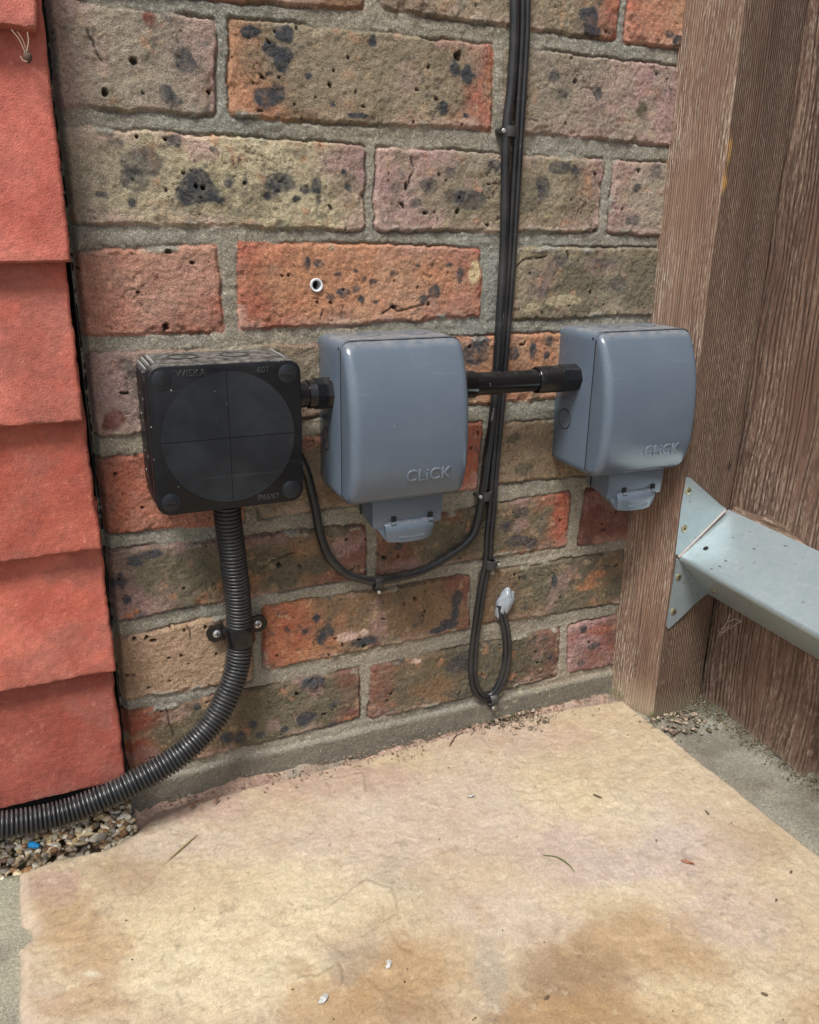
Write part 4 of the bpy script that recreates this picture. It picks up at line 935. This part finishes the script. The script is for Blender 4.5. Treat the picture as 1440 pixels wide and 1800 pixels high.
sad.rotation_euler = (0, math.radians(-4), 0)

# ------------------------------------------------------------------ cables
def wp(l, y): return [at(a, b, 1, y if c is None else c) for a, b, c in [(q+(None,))[:3] if len(q) == 2 else q for q in l]]
thick = [(910, -150), (905, -30), (904, 60), (899, 150), (890, 232), (888, 330), (886, 430), (880, 540), (873, 650), (867, 730), (857, 800), (848, 868), (842, 905), (833, 937), (813, 960), (780, 983), (740, 1004), (700, 1015), (662, 1021), (632, 1017), (605, 1006), (583, 985), (570, 960), (561, 930), (555, 895), (547, 860), (537, 825), (515, 780, -.012), (500, 755, -.014)]
top = [(x, -.0048, z) for x, z in ((.127, 1.9), (.124, 1.2), (.121, .7), (.119, .5))]
P, L = catmull(top+wp(thick, -.0048), .003); mb = MB(); mb.tube(P, .0039, 16)
t = mb.build('power_cable', M['rubber'], ang=70); tag(t, 'thick round black cable running down the wall and looping below the middle grey box', 'cable')
# white print along it
def vprint(txt, size, px0, px1, parent, y):
    a, b = at(*px0, 1, y), at(*px1, 1, y); d = (b-a); ang = math.atan2(d[2], d[0]); c0 = (a+b)/2
    def f(c):
        r = Vector((c.x*math.cos(ang)-c.y*math.sin(ang), 0, c.x*math.sin(ang)+c.y*math.cos(ang)))
        cy = c.y; return Vector((c0[0]+r.x, y+.0002+(abs(cy)/.0036)**2*.0018-c.z, c0[2]+r.z))
    text('print', txt, size, .00003, M['print'], parent, f)
vprint('LLOYDER KEMA-KEUR CHAILE', .0030, (878, 650), (886, 535), t, -.0086)
vprint('H05RN-F', .0030, (864, 745), (870, 712), t, -.0086)
twin = [(930, -150), (924, -30), (922, 60), (917, 150), (912, 233), (906, 333), (899, 450), (891, 560), (884, 650), (878, 730), (870, 817), (864, 900), (860, 940), (857, 987), (847, 1040), (838, 1100), (832, 1150), (832, 1193), (841, 1218), (858, 1227), (873, 1214), (886, 1185), (892, 1145), (890, 1110), (884, 1085), (881, 1062)]
top2 = [(x+.009, y, z) for x, y, z in top]
P, L = catmull(top2+wp(twin, -.0036), .002); mb = MB()
for o_ in (-.0023, .0023): mb.tube(P, .0026, 12, o_, (0, 1, 0))
t = mb.build('flat_cable', M['rubber'], ang=70); tag(t, 'flat twin black cable ending in a hanging loop near the paving', 'cable')
def clip(px, py, label, rot=0, nailside=-1, w=.0044, d=.0095):
    c = at(px, py, 1, 0); t = empty('cable_clip', label, 'cable clip', (c[0], 0, c[2]), 'black nailed cable clips'); t.rotation_euler = (0, math.radians(rot), 0)
    mb = MB(); n = 12; o1 = [(w*math.cos(a), -.0048-w*math.sin(a)) for a in np.linspace(0, math.pi, n+1)]; o2 = [(x*1.28, -.0048+(y+.0048)*1.28) for x, y in o1]
    p1 = [(w, 0)]+o1+[(-w, 0)]; p2 = [(w*1.28, 0)]+o2+[(-w*1.28, 0)]; m = len(p1); vs = []
    for z in (-.0040, .0040): vs += [(x, y, z) for x, y in p2]+[(x, y, z) for x, y in p1]
    fs = []
    for i in range(m-1): fs += [(i, i+1, 2*m+i+1, 2*m+i), (m+i, 3*m+i, 3*m+i+1, m+i+1), (i, m+i, m+i+1, i+1), (2*m+i, 2*m+i+1, 3*m+i+1, 3*m+i)]
    mb.add(vs, fs); mb.build('hook', M['clip'], t, bevel=.0002)
    mb = MB(); x = nailside*(w*1.28+.0019); mb.cyl((x, .001, 0), (0, -1, 0), .0026, d-.002, 14); mb.box((min(0, x)+(.001 if nailside < 0 else w), -.0045, -.0022), (max(0, x)-(w if nailside < 0 else .001), -.0005, .0022)); mb.build('nail_boss', M['clip'], t)
    mb = MB(); mb.lathe((x, -.004, 0), (0, -1, 0), [(0, .0008), (d-.0045, .0008), (d-.0045, .0017), (d-.0040, .0018), (d-.0036, .0014), (d-.0036, .0001)], 16); mb.build('nail', M['nail'], t)
clip(890, 232, 'black cable clip on the thick cable high up, beside the brick with a red end', 0)
clip(849, 868, 'black cable clip level with the foot of the grey boxes on the vertical cables', 4, -1, .0042)
clip(661, 1021, 'black cable clip at the bottom of the loop below the middle grey box', 94, 1)
clip(858, 988, 'black cable clip with nail to the right, holding the flat twin cable', 4, 1, .0046, .0085)
clip(862, 1226, 'dusty black cable clip at the bottom of the small hanging loop', -86, -1, .0044, .0085)
g3 = None

# silicone plug and wall sleeve
c = at(884, 1060, 1, 0); ax = (at(893, 1038, 1, 0)-at(872, 1088, 1, 0)); ax /= np.linalg.norm(ax)
bn = np.cross(ax, [0, -1.0, 0]); mb = MB(); nu, nv = 40, 28
def lump(cc, la, lb, lc, sd_, bend=0.0):
    vs = []
    for j in range(nv+1):
        th = math.pi*j/nv
        for i in range(nu):
            ph = 2*math.pi*i/nu; u, v, w_ = math.cos(th), math.sin(th)*math.cos(ph), math.sin(th)*math.sin(ph)
            k = 1+.13*math.sin(3.1*u+sd_+1.5*v)+.08*math.sin(6*v+4*u+sd_*2)+.05*math.sin(9*u-5*w_+sd_)
            vs.append(cc+ax*u*la*k+bn*(v*lb*k+bend*u*u)+np.array([0, -1.0, 0])*w_*lc*k)
    mb.add(vs, [(j*nu+i, j*nu+(i+1) % nu, (j+1)*nu+(i+1) % nu, (j+1)*nu+i) for j in range(nv) for i in range(nu)])
lump(c+np.array([0, -.002, 0]), .0165, .0088, .0054, .4, .002)
lump(c+ax*.0045+bn*.002+np.array([0, -.0056, 0]), .0076, .0040, .0026, 2.2, -.003)
lump(c-ax*.004-bn*.0015+np.array([0, -.0048, 0]), .0056, .0030, .0020, 4.0, .003)
t = mb.build('silicone_plug', M['sil'], ang=80); tag(t, 'lumpy grey silicone blob sealing the hole where the flat cable enters the wall', 'sealant')
mb = MB(); mb.lathe((sx, .012, sz), (0, -1, 0), [(0, .0036), (.0135, .0036), (.0138, .0040), (.0138, .0049), (.0128, .0053), (0, .0053)], 32, False); t = mb.build('wall_sleeve', M['white'], ang=40)
tag(t, 'small round white plastic sleeve set in an orange brick', 'sleeve')
mb = MB(); mb.cyl((sx, .010, sz), (0, -1, 0), .0037, .001, 20); mb.build('bore', M['dark'], t)

# ------------------------------------------------------------------ fence
def post_mesh():
    mb = MB(); base = [(.2868, .004), (.2958, -.0618), (.3625, -.0570), (.3600, .004)]
    # rounded-arris section swept up in slices with slight wander
    sec = []
    B = [np.array(b) for b in base]; rr = .0022
    for i in range(4):
        p, a, b = B[i], B[i-1], B[(i+1) % 4]; u = (a-p)/np.linalg.norm(a-p); v = (b-p)/np.linalg.norm(b-p)
        for k in range(5):
            t_ = k/4; q0 = p+u*rr; q1 = p+v*rr; sec.append((1-t_)**2*q0+2*t_*(1-t_)*p+t_**2*q1)
        nx = 6
        for k in range(1, nx): sec.append((p+v*rr)*(1-k/nx)+(b-(b-p)/np.linalg.norm(b-p)*rr)*k/nx)
    rings = []
    for z in list(np.arange(-.345, .45, .012))+[.6, .9, 1.3, 1.75]:
        dx = .0006*math.sin(z*9)+.0004*math.sin(z*31); ln = .0062*min(1.0, max(0, (z+.33)/.67)); rings.append([(p[0]+dx+ln*max(0, (p[0]-.2975)/.065), p[1]+.0005*math.sin(z*17), z) for p in sec])
    loft(mb, rings); return mb
post = empty('fence_post', 'brown weathered square timber post standing against the brick wall', 'fence post', (.325, -.03, -.33))
o = post_mesh().build('post_timber', M['post'], post, ang=30, off=post.location)
o.data.materials.append(M['postside'])
for pl in o.data.polygons: pl.material_index = 1 if pl.normal.x < -.55 else 0
fence = empty('board_fence', 'tall brown stained feather-edge board fence running towards the viewer on the right', 'fence', (.375, -.9, -.33))
edges = [.02, -.098, -.200, -.302, -.404, -.506, -.608, -.71, -.812, -.914, -1.016, -1.118, -1.22, -1.322, -1.424, -1.526, -1.63]
rf = random.Random(4)
for i in range(len(edges)-1):
    y0, y1 = edges[i], edges[i+1]
    # feather edge: thick at the near (overlapping) edge
    zb = -.326+rf.uniform(-.002, .003); mb = MB(); lean = .012 if i == 0 else 0.0
    nz = 40; zs_ = np.linspace(zb, 1.6, nz); rings = []
    for z in zs_:
        wv = .0006*math.sin(z*11+i); la = lean*(.25-z)*.9 if z < .5 else -lean*.22
        ynear = y1-la if i else -(.086+.092*(.245-min(z, .8))); yfar = y0+.010
        rings.append([(.3705+wv, yfar, z), (.3680+wv, ynear+.002, z), (.3665+wv, ynear+.0008, z), (.3668+wv, ynear, z), (.3785+wv, ynear, z), (.3785+wv, yfar, z)] if i == 0 else
                     [(.3715+wv, yfar, z), (.3640+wv, ynear+.002, z), (.3625+wv, ynear+.0008, z), (.3628+wv, ynear, z), (.3790+wv, ynear, z), (.3790+wv, yfar, z)])
    if i: rings = [[(x-.0045, y, z) for x, y, z in r_] for r_ in rings] if i == 1 else rings
    loft(mb, rings); o = mb.build('board', M['board'], fence, ang=30, off=fence.location)
# arris rail of wood
PITCH = .034
def railpt(x, y, z): return (x, y, z+PITCH*(y+.058))
def prism_y(mb, sec, ys):
    loft(mb, [[railpt(x, y, z) for x, z in sec] for y in ys])
mb = MB(); rings = []
for y, up in ((-.062, -.0985), (-.085, -.098), (-.096, -.093), (-.108, -.086), (-.122, -.0815), (-.14, -.080), (-.165, -.0825), (-.19, -.081), (-.25, -.079), (-.4, -.078), (-.8, -.078), (-1.6, -.078)):
    rings.append([railpt(x, y, z) for x, z in [(.3705, up), (.3672, up-.0015), (.3625, -.1032), (.3060, -.1440), (.3055, -.1480), (.3690, -.195)]])
loft(mb, rings)
rail = empty('arris_rail', 'triangular timber fence rail, its pale end showing behind the steel bracket', 'fence rail', (.345, -.8, -.145))
mb.build('rail_timber', M['railw'], rail, ang=30, bevel=.0015, off=rail.location)
# galvanised bracket
br = empty('rail_bracket', 'galvanised steel arris rail bracket screwed to the post with pale blue-grey top face', 'bracket', (.32, -.07, -.145))
th = .0016
sec_o = [(.3610, -.1025), (.3330, -.1219), (.3056, -.1410), (.3040, -.1422), (.3030, -.1440), (.3029, -.1458), (.3036, -.1475), (.3052, -.1494), (.3250, -.1695), (.3480, -.1915)]
def offs(p, k):   # inner line
    x, z = sec_o[k]; return (x+.0012, z-.0015) if k < 4 else ((x+.0016, z) if k < 6 else (x+.0013, z+.0013))
ys = [-.0590, -.065, -.10, -.15, -.2, -.25, -.3, -.33]
mb = MB(); rings = []
for y in ys:
    o1 = [railpt(x, y, z) for x, z in sec_o]; o2 = [railpt(*(lambda q: (q[0], y, q[1]))(offs(None, k))) for k in range(9, -1, -1)]
    rings.append(o1+o2)
loft(mb, rings); bs = mb.build('channel', M['galv'], br, ang=40, off=br.location)
# flanges on the post face
yf = -.0610
def flange(pts, nm):
    mb = MB(); mb.prism([at(a, b, 1, yf) for a, b in pts], (0, -.0016, 0)); return mb.build(nm, M['galv'], br, bevel=.0003, off=br.location)
f1 = flange([(1205, 838), (1212, 840), (1266, 888), (1274, 893), (1194, 976), (1186, 973), (1196, 890)], 'upper_flange')
f2 = flange([(1188, 984), (1242, 1042), (1222, 1058), (1200, 1080), (1174, 1104), (1170, 1100), (1178, 1050)], 'lower_flange')
# weathered fold line and rust
def screw(c, axv, mat, parent, r=.0036):
    axv = Vector(axv).normalized(); c = Vector(c); off = parent.matrix_world.translation if False else Vector(br.location)
    mb = MB(); mb.lathe(c, axv, [(0, r), (.0006, r), (.0013, r*.62), (.0014, r*.1)], 24); s1 = mb.build('screw', mat, parent, off=off)
    q = axv.orthogonal().normalized(); t2 = axv.cross(q); mb = MB()
    for a, b in ((q, t2), (t2, q)):
        pts = [c+axv*.00125+a*r*.55*i+b*.00035*j for i, j in ((1, 1), (-1, 1), (-1, -1), (1, -1))]; mb.prism(pts, tuple(axv*.0003))
    mb.build('cross_slot', M['dark'], s1, off=off); return s1
mb = MB(); a_, b_ = at(1275, 896, 1, yf-.0004), at(1192, 979, 1, yf-.0004); mb.tube([a_+(b_-a_)*k/12 for k in range(13)], .0019, 10); mb.build('folded_edge', plain_mat('rust_stained_fold', (.40, .33, .29), .5, .2, .35, 300), f1, off=br.location)
mb = MB(); a_, b_ = at(1189, 982, 1, yf-.0004), at(1243, 1043, 1, yf-.0004); mb.tube([a_+(b_-a_)*k/12 for k in range(13)], .0011, 8); mb.build('folded_edge', M['galv'], f2, off=br.location)
for px, py, fp in ((1210, 863, f1), (1203, 929, f1), (1193, 1014, f2), (1184, 1075, f2)): screw(at(px, py, 1, yf-.0016), (0, -1, 0), M['brass'], fp)
# screw on the underside and a black punched hole on the top face
n_low = Vector((-(.1915-.1495), 0, -(.3480-.3030))).normalized()
yy = -.088; k = .55; bx, bz = .3030+k*.045, -.1495-k*.042; screw(railpt(bx, yy, bz), n_low, M['brass'], bs, .0032)
n_up = Vector((-(.1428-.1025), 0, (.3610-.3030))).normalized()
def on_top(px, py):
    d = ray(px, py); p0 = np.array(railpt(.332, -.058, (.1025+.1428)/-2)); e1 = np.array([.058, 0, .0403]); e2 = np.array([0, 1, PITCH]); nn = np.cross(e1, e2); k = ((p0-CP)@nn)/(d@nn); return CP+d*k
h = on_top(1241, 964); mb = MB(); mb.cyl(Vector(h)-n_up*.0004, n_up, .0026, .0007, 20); mb.build('punched_hole', M['dark'], bs, off=br.location)

# ------------------------------------------------------------------ debris
rd = random.Random(21)
def gz(x, y): return ZG
def crumb_obj(name, n, region, sizes, cols, label, cat):
    mb = MB(); cc = []
    for i in range(n):
        x, y, z = region(rd); k = pebble(mb, (x, y, z), rd.choice(sizes), rd, (6, 4)); cc += [lin(rd.choice(cols), .8)]*k
    o = mb.build(name, m_, None, ang=60); a = o.data.attributes.new('Col', 'FLOAT_COLOR', 'POINT'); a.data.foreach_set('color', np.concatenate([np.array(cc), np.ones((len(cc), 1))], 1).astype(np.float32).ravel())
    tag(o, label, cat, kind='stuff')
earth = [(90, 76, 58), (70, 60, 44), (120, 104, 84), (150, 128, 104), (104, 88, 60)]
def reg_wall(r):
    x = r.uniform(-.2, .285); return (x, -.003-abs(r.gauss(0, .009)), -.3215+r.uniform(-.001, .0015)-.002)
def reg_fence(r):
    y = -abs(r.gauss(.0, .14))-.03; return (.368-abs(r.gauss(0, .010)), y, -.3225+r.uniform(-.001, .003))
def reg_flag(r): return (r.uniform(-.29, .28), r.uniform(-.38, -.03), ZG+.0005)
crumb_obj('wall_foot_crumbs', 500, reg_wall, [.0006, .0009, .0013], [(150, 120, 100), (130, 104, 84), (110, 90, 70), (160, 140, 118)], 'brown mortar crumbs lying along the foot of the brick wall', 'crumbs')
crumb_obj('fence_foot_soil', 2200, reg_fence, [.0003, .0005, .0007, .0010, .0013], [(112, 98, 78), (90, 80, 62), (134, 120, 100), (150, 134, 112), (98, 96, 66)], 'dark soil crumbs gathered along the foot of the fence boards', 'soil')
crumb_obj('paving_grit', 70, reg_flag, [.0004, .0006, .0008], [(60, 44, 34), (90, 60, 40), (50, 44, 36)], 'tiny dark specks of grit scattered over the paving slab', 'grit')
def reg_clod(r):
    if r.random() < .45: p = at(r.gauss(905, 38), r.gauss(1262, 11), 2, ZG)
    else: p = at(r.gauss(1195, 32), r.gauss(1262, 20), 2, ZG)
    x, y = p[0], min(p[1], -.002)
    if .284 < x < .364 and y > -.061: y = -.0625-r.random()*.006
    return (x, y, ZG+.0008)
crumb_obj('loose_mortar_bits', 420, reg_clod, [.0005, .0008, .0012, .0020, .0030], [(150, 132, 112), (120, 104, 86), (96, 82, 66), (170, 152, 132), (84, 80, 54)], 'scattered mortar bits and dirt by the hanging cable loop and the post foot', 'mortar bits')
# grass and moss at the post foot
mb = MB()
for i in range(150):
    if i < 110: x, y = .372-abs(rd.gauss(0, .008)), -.03-abs(rd.gauss(0, .05))
    else: x, y = .287+rd.gauss(0, .004), -.012+rd.gauss(0, .007)
    if .288 < x < .362 and y > -.06: y = -.062
    L_ = rd.uniform(.004, .012); a = rd.uniform(0, 6.28); ln = rd.uniform(.3, 1.3); w_ = .00035
    p0 = np.array([x, y, -.323]); d = np.array([math.cos(a)*ln, math.sin(a)*ln, 1.0]); d /= np.linalg.norm(d); sdv = np.array([-math.sin(a), math.cos(a), 0])*w_
    p1 = p0+d*L_*.6; p2 = p0+d*L_+np.array([0, 0, -.001]); mb.add([p0-sdv, p0+sdv, p1+sdv*.8, p1-sdv*.8, p2], [(0, 1, 2, 3), (3, 2, 4)])
M['grass'] = plain_mat('dull_moss_green', (.10, .11, .035), .8, 0, .4, 300); M['straw'] = plain_mat('dry_straw', (.26, .20, .08), .8, 0, .3, 300)
M['twig'] = plain_mat('dark_twig', (.10, .06, .04), .8, 0, .3, 300); M['leaf'] = plain_mat('rust_brown_leaf', (.22, .075, .03), .6, 0, .4, 400); M['petal'] = plain_mat('white_flake', (.40, .39, .375), .6, 0, .05, 300); M['web'] = plain_mat('pale_root_fibre', (.42, .33, .25), .8, 0, .2, 300)
tag(mb.build('grass_tufts', M['grass'], None), 'sparse green grass and moss at the foot of the post and fence', 'grass', kind='stuff')
def strand(name, pts, r, mat, label, cat, z=ZG+.0012, group=None):
    P = [at(a, b, 2, z) for a, b in pts]; P, L = catmull(P, .002); m = len(P); mb = MB(); mb.tube(P, [r*(.35+.65*math.sin(math.pi*(i+.5)/m)) for i in range(m)], 6)
    o = mb.build(name, mat, ang=80); tag(o, label, cat, group); return o
strand('grass_stem', [(296, 1512), (315, 1495), (347, 1467)], .0007, M['straw'], 'straight dry grass stem on the paving near the gravel', 'grass stem')
strand('grass_stem', [(955, 1503), (980, 1507), (1000, 1520), (1010, 1533)], .0006, M['grass'], 'curved green grass stem on the middle of the paving', 'grass stem')
strand('twig', [(1043, 1396), (1058, 1402)], .0008, M['twig'], 'short dark twig near the right side of the slab, pointing at the post', 'twig')
strand('twig', [(1240, 1425), (1247, 1432)], .0008, M['twig'], 'tiny dark twig close to the right edge of the slab', 'twig')
strand('twig', [(790, 1312), (800, 1295), (812, 1288)], .0006, M['twig'], 'thin dark twig at the foot of the wall below the hanging loop', 'twig', ZG+.002)
strand('twig', [(1338, 1746), (1350, 1750)], .0011, M['twig'], 'thick dark twig near the lower right corner of the picture', 'twig')
for (px, py, lab, s_) in ((1045, 0, 0, 0),): pass
def flake(name, px, py, w_, h_, mat, label, cat, seed, rot=0):
    r = random.Random(seed); c = at(px, py, 2, ZG+.0012); n = 11; pts = []
    for k in range(n):
        a = 2*math.pi*k/n; q = r.uniform(.55, 1.1); x, y = w_*q*math.cos(a), h_*q*math.sin(a); ca, sa = math.cos(rot), math.sin(rot)
        pts.append((c[0]+x*ca-y*sa, c[1]+x*sa+y*ca, c[2]+r.uniform(0, .0016)))
    mb = MB(); mb.add([(c[0], c[1], c[2]+.0016)]+pts+[(c[0], c[1], c[2]+.0012)]+[(x, y, z-.0004) for x, y, z in pts], [(0, 1+k, 1+(k+1) % n) for k in range(n)]+[(n+1, n+2+(k+1) % n, n+2+k) for k in range(n)]+[(1+k, n+2+k, n+2+(k+1) % n, 1+(k+1) % n) for k in range(n)])
    tag(mb.build(name, mat, ang=25), label, cat)
flake('white_flake', 569, 1755, .0050, .0032, M['petal'], 'largest crumpled white flake, at the bottom centre of the slab', 'flake', 3, .6)
flake('white_flake', 684, 1696, .0036, .0024, M['petal'], 'white flake on the ochre patch above and right of the largest one', 'flake', 5, .9)
flake('white_flake', 828, 1400, .0050, .0016, M['petal'], 'thin white flake on the pale upper part of the slab', 'flake', 8, .1)
flake('fallen_leaf', 1210, 1516, .0066, .0020, M['leaf'], 'curled rust-brown leaf on the right half of the slab', 'leaf', 9, -.9)
flake('fallen_leaf', 962, 1755, .0028, .0020, M['twig'], 'small dark shrivelled leaf at the bottom edge of the slab', 'leaf', 12, .4)
flake('bark_chip', 1185, 1738 if False else 1289, .0045, .0025, M['twig'], 'dark purple-brown bark chip beside the foot of the post', 'bark chip', 15, .3)
flake('seed', 1365, 1583, .0020, .0011, M['twig'], 'dark seed on the slab towards the right edge', 'seed', 16, .4)
flake('seed', 1391, 1534, .0017, .0013, M['twig'], 'dark seed closest to the grey joint at the right', 'seed', 17, .4)
flake('seed', 1154, 1478, .0012, .0010, M['leaf'], 'small red-brown seed above the curled leaf', 'seed', 18, .4)
# brown sticks near the wall foot, blue plastic piece in the gravel
for k, (a, b, lab) in enumerate((((334, 1420), (342, 1411), 'short brown worm-like stick near the wall foot, left of a pair'), ((376, 1410), (384, 1403), 'short brown stick near the wall foot, right of a pair'))):
    strand('brown_stick', [a, ((a[0]+b[0])/2, (a[1]+b[1])/2), b], .0013, plain_mat('stick_brown', (.20, .09, .06), .7), lab, 'stick', ZG+.004)
c0 = at(52, 1484, 2, -.329); c1 = at(69, 1488, 2, -.329); mb = MB(); ax = Vector(c1-c0)
mb.lathe(Vector(c0), ax, [(0, .0016), (0, .0024), (.0008, .0027), (ax.length*.72, .0026), (ax.length*.78, .0018), (ax.length, .0017)], 16)
tag(mb.build('plastic_plug', plain_mat('bright_blue_plastic', (.02, .28, .62), .35)), 'small bright blue plastic tube lying in the gravel', 'plastic piece')
# pale root fibres under the bracket, old web and insect husk on the top tile
mb = MB()
def fib(pts, r, y=None, x=None):
    P = [at(a, b, 1, y) if y is not None else at(a, b, 0, x) for a, b in pts]; P, L = catmull(P, .001); mb.tube(P, r, 5)
fib([(1303, 1092), (1290, 1100), (1276, 1108), (1266, 1118)], .0004, x=.352); fib([(1285, 1098), (1268, 1110), (1262, 1120)], .0003, x=.352); fib([(1276, 1108), (1268, 1112), (1262, 1108)], .0003, x=.353); fib([(1303, 1092), (1292, 1088), (1280, 1094)], .0004, x=.352); fib([(1284, 1080), (1276, 1098), (1268, 1106)], .0004, x=.352)
tag(mb.build('root_fibres', M['web'], None), 'pale dry branching root fibres hanging under the steel bracket', 'roots')
mb = MB(); fib([(20, 52), (34, 70), (44, 92)], .00025, y=-.034); fib([(48, 56), (50, 72), (47, 90)], .0003, y=-.034); fib([(30, 55), (40, 70), (45, 85)], .0002, y=-.034); fib([(36, 98), (40, 106), (48, 108)], .0003, y=-.033)
t = mb.build('cobweb', M['web'], None); tag(t, 'wispy old cobweb with an insect husk below the top tile edge', 'cobweb')
mb = MB(); c0 = at(47, 86, 1, -.032); c1 = at(51, 112, 1, -.032); v = Vector(c1-c0); mb.lathe(Vector(c0), v, [(v.length*k/8, .0024*math.sin(math.pi*(k+.4)/8.8)+.0002) for k in range(9)], 10)
mb.build('insect_husk', M['twig'], t)
print('verts ok')
